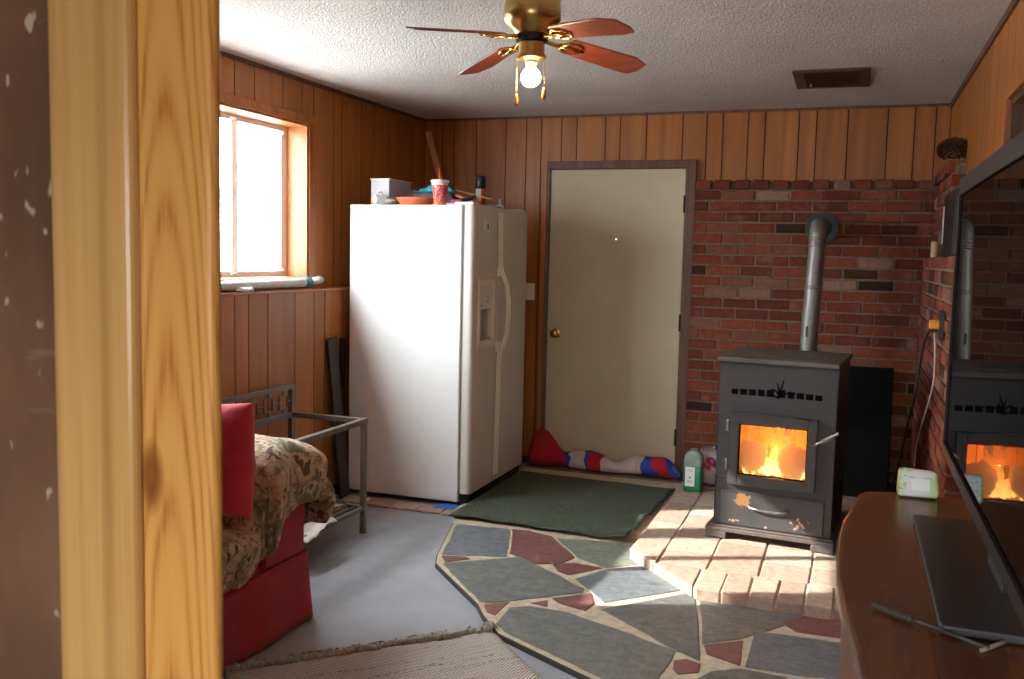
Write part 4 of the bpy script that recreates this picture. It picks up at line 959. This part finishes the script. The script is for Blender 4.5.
tag(m.build('towel', mat_towel(), None, smooth=True, sub=1), 'rolled red white and blue cloth stuffed along the foot of the cream door', 'towel')

# green door mat
def mat_matgreen():
    n = NT('green_mat'); f = n.noise(n.coord(), 130, 2); g = n.noise(n.coord(), 5, 4)
    c = n.mix(n.ramp(f, [(.4, (0, 0, 0, 1)), (.6, (.6, .6, .6, 1))]), sr(44, 52, 40), sr(100, 108, 90)); c = n.mix(n.ramp(g, [(.55, (0, 0, 0, 1)), (.8, (.4, .4, .4, 1))]), c, sr(100, 100, 88))
    n.set(Base_Color=c, Roughness=.95); n.bump(f, .8, .006); return n.m
P00, P10, P11, P01 = Vector((-1.985, 4.515, 0)), Vector((-1.00, 4.465, 0)), Vector((-.955, 5.60, 0)), Vector((-1.97, 5.64, 0))
m = MB((-1.47, 5.1, .03))
def mfn(u, v):
    p = P00.lerp(P10, u).lerp(P01.lerp(P11, u), v)
    z = .040 + .006 * noise.noise(Vector((p.x * 5, p.y * 5, 0)))
    e = max(0, (u - .88) / .12); z += .012 * e * (1 + math.sin(p.y * 21)) + .01 * max(0, (.06 - v) / .06) * (1 + math.sin(p.x * 23)) * .5
    return Vector((p.x, p.y, z))
m.grid(mfn, 40, 50)
tag(m.build('door_mat', mat_matgreen(), None, smooth=True, solid=.008), 'large dark green carpet mat in front of the cream door', 'mat')

# ------------------------------------------------------------------ things on and along the right-hand brick wall
bx = thing('black_box', (.41, 4.6, 1.4885), 'slim black box with a pale edge standing on the brick ledge', 'box'); o = at(bx)
m = MB(o); m.box(.386, .44, 4.34, 4.86, 1.4885, 1.775); m.build('case', M['black'], bx, bevel=.006)
m = MB(o); m.box(.3835, .3862, 4.80, 4.845, 1.55, 1.72); m.build('edge_strip', plain('pale_edge', sr(186, 176, 180), .4), bx)
cn = thing('candle', (.398, 5.38, 1.4885), 'stubby cream candle beside the black box on the brick ledge', 'candle'); o = at(cn)
m = MB(o); m.lathe((.398, 5.38, 1.4885), [(.0195, 0), (.0205, .003), (.0205, .078), (.018, .082), (.004, .078), (0, .078)], 20); m.build('wax', plain('cream_wax', sr(188, 156, 116), .5), cn, smooth=40)
m = MB(o); m.tube([(.398, 5.38, 1.564), (.399, 5.38, 1.582)], .0015, 6); m.build('wick', M['black'], cn)
pn = thing('pine_cone', (.44, 5.12, 1.958), 'large brown pine cone on top of the brick wall in the corner', 'pine cone'); o = at(pn)
M['cone'] = plain('cone_brown', sr(92, 62, 44), .8, var=.25, scale=40)
m = MB(o); m.blob((.438, 5.12, 2.018), .058, .06, .046, 14); co = m.build('core', plain('cone_core', sr(44, 28, 20), .9), pn, smooth=True)
m = MB(o); ga = math.pi * (3 - 5 ** .5)
for k in range(150):
    t_ = k / 149; zc = 1 - 1.85 * t_; rr2 = math.sqrt(max(0, 1 - zc * zc)); a = k * ga
    nrm = Vector((rr2 * math.cos(a), rr2 * math.sin(a), zc * .8)).normalized(); p = Vector((.438, 5.12, 2.018)) + Vector((nrm.x * .072, nrm.y * .078, nrm.z * .052))
    rot = Vector((0, 0, 1)).rotation_difference(nrm).to_matrix().to_4x4()
    Mx = Matrix.Translation(p) @ rot @ Matrix.Rotation(.5, 4, 'X')
    m.add([Mx @ Vector(q) for q in ((-.009, -.004, -.012), (.009, -.004, -.012), (.011, .0, .004), (0, .001, .014), (-.011, .0, .004), (0, .006, .002))], [(0, 1, 5), (1, 2, 5), (2, 3, 5), (3, 4, 5), (4, 0, 5), (4, 3, 2, 1, 0)], 0, random.random())
m.build('scales', M['cone'], pn)
ad = thing('power_adapter', (.36, 4.4, 1.19), 'bright yellow orange plug adapter on the brick wall', 'adapter'); o = at(ad)
m = MB(o); m.box(.322, .366, 4.38, 4.43, 1.172, 1.21); m.build('block', plain('orange_plastic', sr(238, 152, 20), .35), ad, bevel=.008, seg=3)
m = MB(o); m.box(.360, .378, 4.35, 4.46, 1.13, 1.25); m.build('outlet_plate', M['black'], ad, bevel=.003)
m = MB(o); m.box(.322, .362, 4.385, 4.425, 1.158, 1.172); m.build('plug', M['black'], ad, bevel=.004)
def spline(pts, n=8):
    pts = [Vector(p) for p in pts]; out = []
    for i in range(len(pts) - 1):
        p0 = pts[max(0, i - 1)]; p1 = pts[i]; p2 = pts[i + 1]; p3 = pts[min(len(pts) - 1, i + 2)]
        for k in range(n):
            t_ = k / n; out.append(.5 * (2 * p1 + (p2 - p0) * t_ + (2 * p0 - 5 * p1 + 4 * p2 - p3) * t_ ** 2 + (3 * p1 - p0 - 3 * p2 + p3) * t_ ** 3))
    return out + [pts[-1]]
m = MB((.33, 4.6, .08)); m.tube(spline([(.325, 4.40, 1.165), (.31, 4.46, 1.10), (.30, 4.50, .98), (.295, 4.60, .84), (.295, 5.05, .62), (.27, 5.35, .30), (.22, 5.50, .09)]), .006, 8)
tag(m.build('hanging_cable', plain('black_cord', sr(18, 18, 18), .5), None, smooth=True), 'black power cord hanging from the yellow adapter along the brick', 'cord')
m = MB((.33, 4.6, .08)); m.tube(spline([(.345, 4.415, 1.162), (.355, 4.43, 1.04), (.353, 4.44, .91), (.353, 4.90, .67), (.356, 5.22, .50), (.355, 5.25, .33), (.345, 5.28, .09)]), .0035, 8)
tag(m.build('hanging_cable', plain('white_cord', sr(196, 180, 170), .5), None, smooth=True), 'thin white power cord hanging from the yellow adapter', 'cord')

# ------------------------------------------------------------------ dresser, television and the things on it
M['oak'] = wood('varnished_dresser_wood', sr(80, 43, 18), sr(104, 58, 26), sr(120, 72, 35), axis='y', rough=.25, stretch=12)
ZT = 1.0
ds_ = thing('dresser', (.19, 1.5, 0), 'tall varnished brown wooden dresser with a curved front under the television', 'dresser'); o = at(ds_)
ctrl = [(1.955, .07), (1.945, .046), (1.92, .032), (1.87, .026), (1.78, .015), (1.70, .004), (1.60, -.001), (1.50, -.002), (1.40, .0), (1.30, .006), (1.20, .015), (1.12, .023), (1.07, .026), (1.035, .030), (1.01, .045), (1.003, .075)]
outl = [(x, y) for y, x in ctrl] + [(.368, 1.003), (.368, 1.962), (.09, 1.962)]
m = MB(o); m.prism(outl, ZT - .028, ZT); m.build('top', M['oak'], ds_, bevel=.009, seg=3)
inn = [(x + .024, min(1.95, max(1.03, y))) for y, x in ctrl[2:-2]]
inn = [(.06, 1.95)] + inn + [(.07, 1.03), (.36, 1.03), (.36, 1.95)]
m = MB(o); m.prism(inn, .07, ZT - .028); m.build('case', M['oak'], ds_, bevel=.004)
for i in range(4):
    z0_ = .10 + i * .215
    pts = [(x + .0235, y) for y, x in ctrl if 1.06 < y < 1.93]
    m = MB(o); m.prism([(x - .010, y) for x, y in pts] + [(x + .001, y) for x, y in reversed(pts)], z0_, z0_ + .205); dro = m.build('drawer', M['oak'], ds_, bevel=.003)
for x in (.07, .34):
    for y in (1.06, 1.92):
        m = MB(o); m.lathe((x, y, 0), [(.016, 0), (.02, .02), (.026, .07)], 16); m.build('foot', M['oak'], ds_, smooth=40)
def mat_screen():
    n = NT('glossy_screen'); n.set(Base_Color=(.004, .004, .005, 1), Roughness=.5, Specular_IOR_Level=0)
    gl = n.node('ShaderNodeBsdfGlossy'); gl.inputs['Roughness'].default_value = .008; gl.inputs['Color'].default_value = (.9, .9, .9, 1)
    lw = n.node('ShaderNodeLayerWeight'); lw.inputs[0].default_value = .5; mx = n.node('ShaderNodeMixShader')
    n.l(n.math('ADD', .02, n.math('MULTIPLY', n.math('POWER', lw.outputs['Facing'], 6.0), .62)), mx.inputs[0]); n.l(n.b.outputs[0], mx.inputs[1]); n.l(gl.outputs[0], mx.inputs[2]); n.l(mx.outputs[0], n.out.inputs[0]); return n.m
tv = thing('television', (.2, 1.43, ZT), 'large flat black television on the dresser reflecting the stove fire', 'television'); o = at(tv)
TX, TY0, TY1, TZ0, TZ1 = .178, .96, 1.895, 1.098, 1.607
M['tvbezel'] = plain('bezel_with_reflection', sr(38, 26, 19), .5, var=.02, spec=.12)  # brown holds the wood panelling's reflection, put into the bezel's base colour
m = MB(o); m.box(TX + .004, TX + .05, TY0 + .004, TY1 - .004, TZ0 + .004, TZ1 - .004); m.box(TX + .05, TX + .075, TY0 + .15, TY1 - .15, TZ0 + .03, TZ1 - .12); m.build('back_case', M['black'], tv, bevel=.008)
m = MB(o); m.box(TX, TX + .004, TY0 + .015, TY1 - .012, TZ0 + .022, TZ1 - .03); m.build('screen', mat_screen(), tv)
m = MB(o)
for q in ((TY0, TY1, TZ1 - .030, TZ1), (TY0, TY1, TZ0, TZ0 + .022)): m.box(TX - .004, TX + .03, *q)
for q in ((TY0, TY0 + .015), (TY1 - .010, TY1)): m.box(TX - .004, TX + .03, *q, TZ0 + .022, TZ1 - .03)
m.build('bezel', M['tvbezel'], tv, bevel=.002)
m = MB(o); m.box(TX + .03, TX + .048, 1.36, 1.50, ZT + .01, TZ0 + .05); m.build('neck', M['black'], tv, bevel=.006)
m = MB(o); m.prism(rrect(.092, .268, .006, 3), ZT + .001, ZT + .012, M=Matrix.Translation((.214, 1.482, 0))); m.build('stand_base', plain('dusty_black_glass', sr(40, 40, 40), .35, var=.25, scale=12), tv, bevel=.002)
rd_ = thing('poker', (.12, 1.22, ZT), 'thin steel poker with a knobbed handle lying on the dresser', 'poker'); o = at(rd_)
A_, B_ = Vector((.046, 1.268, ZT + .006)), Vector((.172, 1.180, ZT + .005))
m = MB(o); m.tube([A_, A_.lerp(B_, .05), A_.lerp(B_, .3), A_.lerp(B_, .33)], [.0028, .0045, .0045, .003], 10); m.build('handle', plain('dull_steel', sr(72, 62, 54), .5, .3), rd_, smooth=40)
m = MB(o); m.tube([A_.lerp(B_, .3), B_], .0024, 8); m.blob(A_.lerp(B_, .34), .005, .005, .005, 10); m.build('rod', plain('dull_steel2', sr(62, 54, 48), .5, .3), rd_, smooth=True)
rp = MB((.19, 1.21, ZT)); rp.tube([(.163, 1.172, ZT + .0035), (.212, 1.238, ZT + .0035)], .0024, 8)
tag(rp.build('pale_stick', plain('pale_stick', sr(120, 108, 98), .5), None, smooth=True), 'short pale stick on the dresser touching the end of the poker', 'stick')
def mat_pack():
    n = NT('wipes_wrapper'); x = n.xyz(n.coord()); f = n.noise(n.coord((1, 1, 1), rot=(0, .6, 0)), 26, 2)
    g = n.math('ADD', n.math('MULTIPLY', n.math('ABSOLUTE', x[0]), 14), n.math('MULTIPLY', f, .75))
    c = n.ramp(g, [(.55, sr(206, 206, 202)), (.75, sr(176, 204, 140)), (1, sr(128, 184, 86))])
    dk = n.noise(n.coord((1, 1, 2.4)), 60, 2); c = n.mix(n.ramp(dk, [(.62, (0, 0, 0, 1)), (.66, (.6, .6, .6, 1))]), c, sr(120, 124, 120))
    n.set(Base_Color=c, Roughness=.3); return n.m
pk_ = thing('wipes_pack', (.139, 1.93, ZT), 'small white and green plastic packet at the far edge of the dresser', 'packet'); o = at(pk_)
m = MB(o); Mx = Matrix.Translation((.139, 1.932, ZT + .001)) @ Matrix.Rotation(R(4), 4, 'Z') @ Matrix.Rotation(R(-10), 4, 'X')
P = [(-.034, 0), (.034, 0), (.036, .01), (.033, .046), (.028, .051), (-.028, .055), (-.034, .05), (-.036, .012)]
m.add([Mx @ Vector((x, y, z)) for y in (-.016, .016) for x, z in P], [tuple(range(8)), tuple(range(15, 7, -1))] + [(i, 8 + i, 8 + (i + 1) % 8, (i + 1) % 8) for i in range(8)])
m.build('wrapper', mat_pack(), pk_, bevel=.006, seg=3)
m = MB(o); m.box(-.014, .020, -.0175, -.0155, .012, .036, M=Mx); m.build('resealable_flap', M['white'], pk_, bevel=.0008)
# ------------------------------------------------------------------ sofa corner
def mat_red(name, a, b_):
    n = NT(name); f = n.noise(n.coord(), 5, 4); w = n.noise(n.coord(), 240, 2)
    n.set(Base_Color=n.ramp(f, [(.3, a), (.7, b_)]), Roughness=.9, Sheen_Weight=.2); n.bump(w, .25, .002); return n.m
M['redcover'] = mat_red('red_slipcover', sr(140, 22, 32), sr(164, 30, 42))
M['redpillow'] = mat_red('red_pillow_cloth', sr(176, 40, 58), sr(196, 56, 76))
sf = thing('sofa', (-2.4, 2.2, 0), 'red slipcovered sofa along the panelled wall under a camouflage throw', 'sofa'); o = at(sf)
m = MB(o)      # skirt, flaring a little at the floor
def skirt(u, v):
    P = [(-2.03, 1.05), (-2.005, 3.145)]
    z = .27 * (1 - v) + .006; fl_ = .022 * v ** 1.5
    path = [(-2.78, 3.15), (-2.02, 3.15), (-2.02, 1.05), (-2.78, 1.05)]
    L = [.76, 2.10, .76]; s_ = u * sum(L); i = 0
    while i < 2 and s_ > L[i]: s_ -= L[i]; i += 1
    t_ = min(1, s_ / L[i]); a = Vector((*path[i], 0)); b2 = Vector((*path[i + 1], 0)); p = a.lerp(b2, t_)
    nrm = [(0, 1), (1, 0), (0, -1)][i]
    wv = .006 * math.sin(u * 70) * v
    ex = (fl_ + wv) if i else fl_ * .2
    return Vector((p.x + (nrm[0] * ex) + (fl_ if i == 0 and t_ > .97 else 0), p.y + nrm[1] * ex + (fl_ * .2 if i == 1 and t_ < .02 else 0), z))
m.grid(skirt, 181, 8); m.build('skirt', M['redcover'], sf, smooth=60, solid=.006)
m = MB(o); m.box(-2.80, -2.03, 1.06, 3.14, .06, .30); m.build('base', M['redcover'], sf, bevel=.02)
m = MB(o); m.box(-2.81, -2.58, 1.08, 3.12, .28, .84); m.build('backrest', M['redcover'], sf, bevel=.07, seg=4, smooth=50)
armp = [(2.86, .28), (2.86, .56), (2.875, .66), (2.92, .690), (2.99, .705), (3.07, .69), (3.12, .65), (3.13, .59), (3.125, .52), (3.118, .28)]
for mir in (0, 1):
    m = MB(o); P = [((4.2 - y) if mir else y, z) for y, z in armp]; n_ = len(P)
    m.add([(x, y, z) for x in (-2.78, -2.035, -2.015) for y, z in (P if x < -2.03 else [(yy + (2.99 - yy if not mir else 1.21 - yy) * .04, zz - (zz - .5) * .04) for yy, zz in P])], [(i + r_ * n_, (i + 1) % n_ + r_ * n_, (i + 1) % n_ + (r_ + 1) * n_, i + (r_ + 1) * n_) for r_ in range(2) for i in range(n_)] + [tuple(range(n_)), tuple(range(3 * n_ - 1, 2 * n_ - 1, -1))])
    m.build('armrest', M['redcover'], sf, smooth=50)
for ya, yb_ in ((1.36, 2.09), (2.11, 2.85)):
    m = MB(o); m.box(-2.60, -2.06, ya, yb_, .29, .43); m.build('seat_cushion', M['redcover'], sf, bevel=.04, seg=4, smooth=50)
def mat_camo():
    n = NT('woodland_camouflage'); v = n.coord()
    a = n.noise(v, 10, 4, .6, 1.0); b_ = n.noise(n.coord(loc=(5, 2, 1)), 14, 4, .6, 1.0); c_ = n.noise(n.coord((1, 1, 1), (9, 3, 4)), 13, 3, .55, 2.2)
    c = n.ramp(a, [(.32, sr(128, 108, 88)), (.44, sr(174, 150, 124)), (.54, sr(190, 168, 144)), (.64, sr(160, 132, 106)), (.72, sr(112, 90, 72))])
    c = n.mix(n.ramp(b_, [(.53, (0, 0, 0, 1)), (.57, (.8, .8, .8, 1))]), c, sr(96, 104, 70))
    c = n.mix(n.ramp(b_, [(.37, (.9, .9, .9, 1)), (.41, (0, 0, 0, 1))]), c, sr(74, 52, 42))
    for rt_ in ((0, .6, .3), (.4, -.7, 1.1), (.9, .2, 2.0)):
        s_ = n.noise(n.coord((58, 58, 9), rot=rt_), 1, 2, .5, .5); c = n.mix(n.ramp(s_, [(.655, (0, 0, 0, 1)), (.69, (.85, .85, .85, 1))]), c, sr(58, 44, 36))
    l_ = n.noise(n.coord((40, 40, 20), rot=(.5, .9, 0)), 1, 2, .5, .6); c = n.mix(n.ramp(l_, [(.63, (0, 0, 0, 1)), (.66, (.7, .7, .7, 1))]), c, sr(206, 188, 164))
    n.set(Base_Color=c, Roughness=.85); n.bump(n.noise(v, 120, 2), .2, .002); return n.m
def arc(P, n):
    P = [Vector((0, *p)) for p in P]; L = [0]
    for a, b_ in zip(P[:-1], P[1:]): L.append(L[-1] + (b_ - a).length)
    out = []
    for i in range(n + 1):
        s_ = L[-1] * i / n; k = 0
        while k < len(L) - 2 and s_ > L[k + 1]: k += 1
        out.append(P[k].lerp(P[k + 1], (s_ - L[k]) / (L[k + 1] - L[k])))
    return out
prof_ = arc([(3.215, .40), (3.24, .47), (3.25, .54), (3.235, .61), (3.20, .67), (3.14, .72), (3.05, .743), (2.97, .747), (2.90, .735), (2.855, .69), (2.84, .62), (2.82, .54), (2.78, .485), (2.70, .462), (2.5, .455), (2.2, .452), (1.8, .452), (1.5, .452)], 110)
hem = [(3.305, .42), (3.2, .49), (3.08, .505), (2.975, .44), (2.83, .33), (2.69, .29), (2.58, .285), (2.3, .27), (1.5, .28)]
def hemz(y):
    for (ya, za), (yb_, zb_) in zip(hem[:-1], hem[1:]):
        if ya >= y >= yb_: return za + (zb_ - za) * (ya - y) / (ya - yb_)
    return hem[0][1] if y > hem[0][0] else hem[-1][1]
m = MB((-2.3, 2.7, .45)); NV = 40
def blanket(u, v):
    p = prof_[min(110, round(u * 110))]; y, z = p.y, p.z
    nz = lambda s_, k: noise.noise(Vector((u * s_ * 4, v * s_, k)))
    V0 = .62
    if v <= V0:
        t_ = v / V0; x = -2.58 + t_ * (.545)
        sag = 0
        P = Vector((x, y, z))
        # dip of the roll: the arm falls a little towards the front
        if u < .42: P.z -= .03 * t_ ** 3
    else:
        t_ = (v - V0) / (1 - V0); hz = min(hemz(y), z - .01)
        r_ = .035; s_ = t_ * (z - hz)
        bx_ = math.sin(min(1, t_ * 4) * math.pi / 2)
        x = -2.035 + .05 * bx_ + (.02 * math.sin(t_ * 3) if u < .35 else .0) - .028 * max(0, t_ - .3) * (1 if u > .3 else .3)
        yy = y + (3.02 - y) * .10 * t_ if u < .42 else y
        P = Vector((x, yy, z - s_ - (.03 if u < .42 else 0) * (1 - t_)))
    w = .016 * nz(2.6, 1) + .009 * nz(6, 7)
    if v > V0 - .1: w *= 1.5
    # broad folds running down the front of the arm
    if v > V0 * .8 and u < .5: P.x += .018 * math.sin(u * 46) * min(1, (v - V0 * .8) / .2)
    P += Vector((w * .8 if v > V0 * .85 else 0, w * .7 if u < .42 else 0, w))
    return P
m.grid(blanket, 110, NV)
tag(m.build('throw', mat_camo(), None, smooth=True, solid=.007, sub=1), 'camouflage patterned throw draped over the arm and seat of the red sofa', 'throw')
bpy.data.objects['throw'].location += Vector((.06, -.07, 0)); sf.location += Vector((.06, -.07, 0))
# pillow
m = MB((-2.3, 2.74, .46)); Mx = Matrix.Translation((-2.21, 2.765, .702)) @ Matrix.Rotation(R(-6), 4, 'Z') @ Matrix.Rotation(R(-3.5), 4, 'Y') @ Matrix.Rotation(R(-5), 4, 'X')
def pil(u, v, s_):
    x = (u - .5) * 2; y = (v - .5) * 2
    ed = (1 - abs(x) ** 3.2) * (1 - abs(y) ** 3.2)
    pin = 1 - .05 * (1 - abs(x) ** 2) * abs(y) ** 4
    t_ = .098 * max(0, ed) ** .6 * (1 + .13 * noise.noise(Vector((x * 2.2, y * 2.2, s_ * 3)))) + (.014 * noise.noise(Vector((x * 2 + y, y * 5 - x * 2.5, s_))) + .005 * math.sin(9 * (y - .6 * x) + 3 * noise.noise(Vector((x * 2, y * 2, 4)))))* (ed ** .3 if ed > 0 else 0)
    return Mx @ Vector((x * .235 * (1 - .05 * (1 - y * y)), s_ * t_, y * .208 * pin))
m.grid(lambda u, v: pil(u, v, -1), 28, 28); m.grid(lambda u, v: pil(u, v, 1), 28, 28)
tag(m.build('pillow', M['redpillow'], None, smooth=True, sub=1), 'square rose red pillow standing against the arm of the sofa', 'pillow')
bpy.data.objects['pillow'].location += Vector((.06, -.07, 0))

# ------------------------------------------------------------------ metal console frame with lattice gallery
M['pewter'] = plain('pewter_metal', sr(122, 114, 104), .42, .55, var=.12, scale=12)
eb = thing('metal_table', (-2.52, 3.75, 0), 'grey metal table frame without a top, with a latticed rail, behind the sofa', 'table'); o = at(eb)
X0, X1, Y0, Y1, ZA = -2.745, -2.312, 3.34, 4.155, .587
for x in (X0, X1):
    for y in (Y0, Y1):
        m = MB(o); m.box(x - .013, x + .013, y - .013, y + .013, .012, (.735 if x == X0 else ZA - .001)); lg_ = m.build('leg', M['pewter'], eb, bevel=.002)
        m = MB(o); m.lathe((x, y, 0), [(.017, 0), (.019, .004), (.018, .014), (.012, .018)], 14); m.build('foot_cap', M['pewter'], lg_, smooth=40)
m = MB(o)
for x in (X0, X1): m.box(x - .016, x + .016, Y0 - .015, Y1 + .015, ZA - .014, ZA + .013)
for y in (Y0, Y1): m.box(X0, X1, y - .0155, y + .0155, ZA - .0135, ZA + .0125)
m.build('top_frame', M['pewter'], eb, bevel=.002)
m = MB(o); m.box(X0 - .012, X0 + .012, Y0 - .014, Y1 + .014, .722, .746)
gw = .118; nrect = 6
for k in range(nrect):
    yc = Y1 - .075 - k * (Y1 - Y0 - .03) / nrect; zc = .66; a, b_ = .036, .034
    for q in (((yc - a, zc - b_), (yc + a, zc - b_)), ((yc + a, zc - b_), (yc + a, zc + b_)), ((yc + a, zc + b_), (yc - a, zc + b_)), ((yc - a, zc + b_), (yc - a, zc - b_))):
        m.bar((X0, *q[0]), (X0, *q[1]), .009, .009, up=(1, 0, 0))
    m.bar((X0, yc, zc + b_), (X0, yc, .724), .008, .008, up=(1, 0, 0)); m.bar((X0, yc, zc - b_), (X0, yc, .598), .008, .008, up=(1, 0, 0))
    m.bar((X0, yc + a, zc), (X0, min(Y1, yc + .066), zc), .008, .008, up=(1, 0, 0)); m.bar((X0, yc - a, zc), (X0, yc - .066, zc), .008, .008, up=(1, 0, 0))
m.build('lattice_rail', M['pewter'], eb, bevel=.0015)
m = MB(o)
for x in (X0, X1): m.box(x - .010, x + .010, Y0, Y1, .122, .142)
for y in (Y0, Y1): m.box(X0, X1, y - .0095, y + .0095, .1225, .1415)
sh = m.build('shelf_frame', M['pewter'], eb, bevel=.002)
for k in range(9):
    x = X0 + .043 * (k + 1); m = MB(o); m.box(x - .006, x + .006, Y0, Y1, .126, .138); m.build('shelf_slat', M['pewter'], eb)
mgz = MB((-2.46, 3.95, .142))
def magf(u, v): 
    x = -2.66 + u * .30; y = 3.80 + v * .26
    return Vector((x, y, .146 + .045 * u * u * (1 - .5 * v) + .006 * math.sin(u * 7 + v * 3)))
mgz.grid(magf, 14, 10)
def mat_mag():
    n = NT('magazine_print'); f = n.noise(n.coord((10, 16, 4)), 1, 3); n.set(Base_Color=n.ramp(f, [(.34, sr(74, 74, 76)), (.46, sr(140, 138, 132)), (.56, sr(196, 192, 184)), (.7, sr(106, 100, 92))]), Roughness=.35); return n.m
tag(mgz.build('magazine', mat_mag(), None, smooth=True, solid=.006), 'grey printed magazine curling on the lower shelf of the metal table', 'magazine')
pp = MB((-2.36, 3.62, .142))
pp.grid(lambda u, v: Vector((-2.46 + u * .22, 3.52 + v * .26, .150 + .02 * math.sin(u * 5 + v * 4) + .018 * noise.noise(Vector((u * 5, v * 5, 2))) + .02 * u - (.05 * max(0, u - .75)))), 18, 18)
tag(pp.build('paper', plain('white_paper', sr(220, 216, 208), .7), None, smooth=True, solid=.002), 'crumpled white paper hanging off the shelf of the metal table', 'paper')

# ------------------------------------------------------------------ woven rug with a knotted fringe
def mat_rug():
    n = NT('woven_rag_rug'); x = n.xyz(n.coord((1, 1, 1)))
    a = n.math('SINE', n.math('MULTIPLY', x[0], 330)); b_ = n.math('SINE', n.math('MULTIPLY', x[1], 460))
    wv = n.math('MULTIPLY', a, b_); f = n.noise(n.coord((160, 8, 1)), 1, 2, .5); g = n.noise(n.coord((3, 60, 1)), 1, 2)
    c = n.ramp(n.math('ADD', n.math('MULTIPLY', wv, .45), .5), [(.15, sr(110, 100, 92)), (.45, sr(206, 198, 188)), (.9, sr(236, 230, 222))])
    col = n.voro(n.coord((26, 150, 1)), 1.0, 'Color'); hs = n.node('ShaderNodeHueSaturation'); hs.inputs['Saturation'].default_value = 1.0; hs.inputs['Value'].default_value = .55; n.l(col, hs.inputs['Color'])
    rowm = n.ramp(n.noise(n.coord((1.2, 34, 1)), 1, 1), [(.56, (0, 0, 0, 1)), (.62, (.75, .75, .75, 1))])
    msk = n.mix(1.0, rowm, n.ramp(n.noise(n.coord((40, 160, 1)), 1, 1), [(.5, (0, 0, 0, 1)), (.56, (1, 1, 1, 1))]), 'MULTIPLY')
    n.set(Base_Color=n.mix(msk, c, hs.outputs[0]), Roughness=.95); n.bump(wv, .7, .006); return n.m
rg = thing('rug', (-1.24, 3.23, 0), 'woven beige rag rug with flecks of colour and a knotted fringe', 'rug', rz=math.atan2(-.67, -.695))
m = MB(); LR, WR = .985, 1.7
m.grid(lambda u, v: Vector((u * LR, .03 + v * WR, .012 + .004 * noise.noise(Vector((u * 8, v * 9, 0))))), 40, 50)
m.build('weave', mat_rug(), rg, smooth=True, solid=.010)
m = MB(); rn = random.Random(8); M['fringe'] = plain('fringe_yarn', sr(160, 156, 150), .95, var=.2, scale=60)
for k in range(60):
    x = .008 + k * LR / 60; m.blob((x, .016 + rn.uniform(-.010, .010), .018), .016, .015, .016, 8, amp=.4, sc=60)
    for j in range(4):
        a = rn.uniform(-.8, .8); L = rn.uniform(.02, .07)
        m.tube([(x, .012, .014), (x + math.sin(a) * L * .5, .006 - L * .5, rn.uniform(.008, .022)), (x + math.sin(a) * L, -L * .9, rn.uniform(.003, .010))], [.005, .0045, .003], 5)
for j in range(16):
    a = rn.uniform(0, 6.28); L = rn.uniform(.03, .06); m.tube([(0, .01, .016), (math.cos(a) * L * .5, .01 + math.sin(a) * L * .5, .04), (math.cos(a) * L, .01 + math.sin(a) * L, .012)], [.005, .004, .002], 5)
m.build('fringe', M['fringe'], rg, smooth=True)['kind'] = 'stuff'

# ================================================================== LIGHT
wd = bpy.data.worlds.new('daylight'); scn.world = wd; wd.use_nodes = True
bg = wd.node_tree.nodes['Background']; bg.inputs[0].default_value = (.90, .95, 1.0, 1); bg.inputs[1].default_value = SKY
wn = wd.node_tree.nodes; wl_ = wd.node_tree.links; tc = wn.new('ShaderNodeTexCoord'); sx = wn.new('ShaderNodeSeparateXYZ'); cr2 = wn.new('ShaderNodeValToRGB')
wl_.new(tc.outputs['Generated'], sx.inputs[0]); wl_.new(sx.outputs[2], cr2.inputs[0]); wl_.new(cr2.outputs[0], bg.inputs[0])
cr2.color_ramp.elements[0].position = .0; cr2.color_ramp.elements[0].color = (.46, .48, .50, 1); cr2.color_ramp.elements[1].position = .06; cr2.color_ramp.elements[1].color = (.90, .95, 1, 1)
sun = bpy.data.lights.new('sun', 'SUN'); sun.energy = SUN; sun.angle = R(.6); sun.color = (1, .95, .87)
so = bpy.data.objects.new('sun', sun); COL.objects.link(so)
so.rotation_euler = Vector((.91 * math.cos(R(31.4)), .41 * math.cos(R(31.4)), -math.sin(R(31.4)))).to_track_quat('-Z', 'Y').to_euler()
def portal(name, loc, sx, sy, d):
    l = bpy.data.lights.new(name, 'AREA'); l.shape = 'RECTANGLE'; l.size = sx; l.size_y = sy; l.cycles.is_portal = True
    ob = bpy.data.objects.new(name, l); COL.objects.link(ob); ob.location = loc; ob.rotation_euler = Vector(d).to_track_quat('-Z', 'Z').to_euler()
portal('window_daylight', (-3.085, 3.57, 1.725), 1.94, .83, (1, 0, 0))
portal('fill_window_daylight', (-.125, YR - .11, 1.375), 1.05, .75, (0, 1, 0))  # portal for the added fill window
v = scn.view_settings; v.view_transform = 'Standard'; v.look = 'None'; v.gamma = 1; v.use_curve_mapping = False; v.exposure = EXPO
scn.cycles.use_denoising = True; scn.cycles.max_bounces = 10; scn.cycles.diffuse_bounces = 6; scn.cycles.transparent_max_bounces = 12
scn.cycles.sample_clamp_indirect = 6
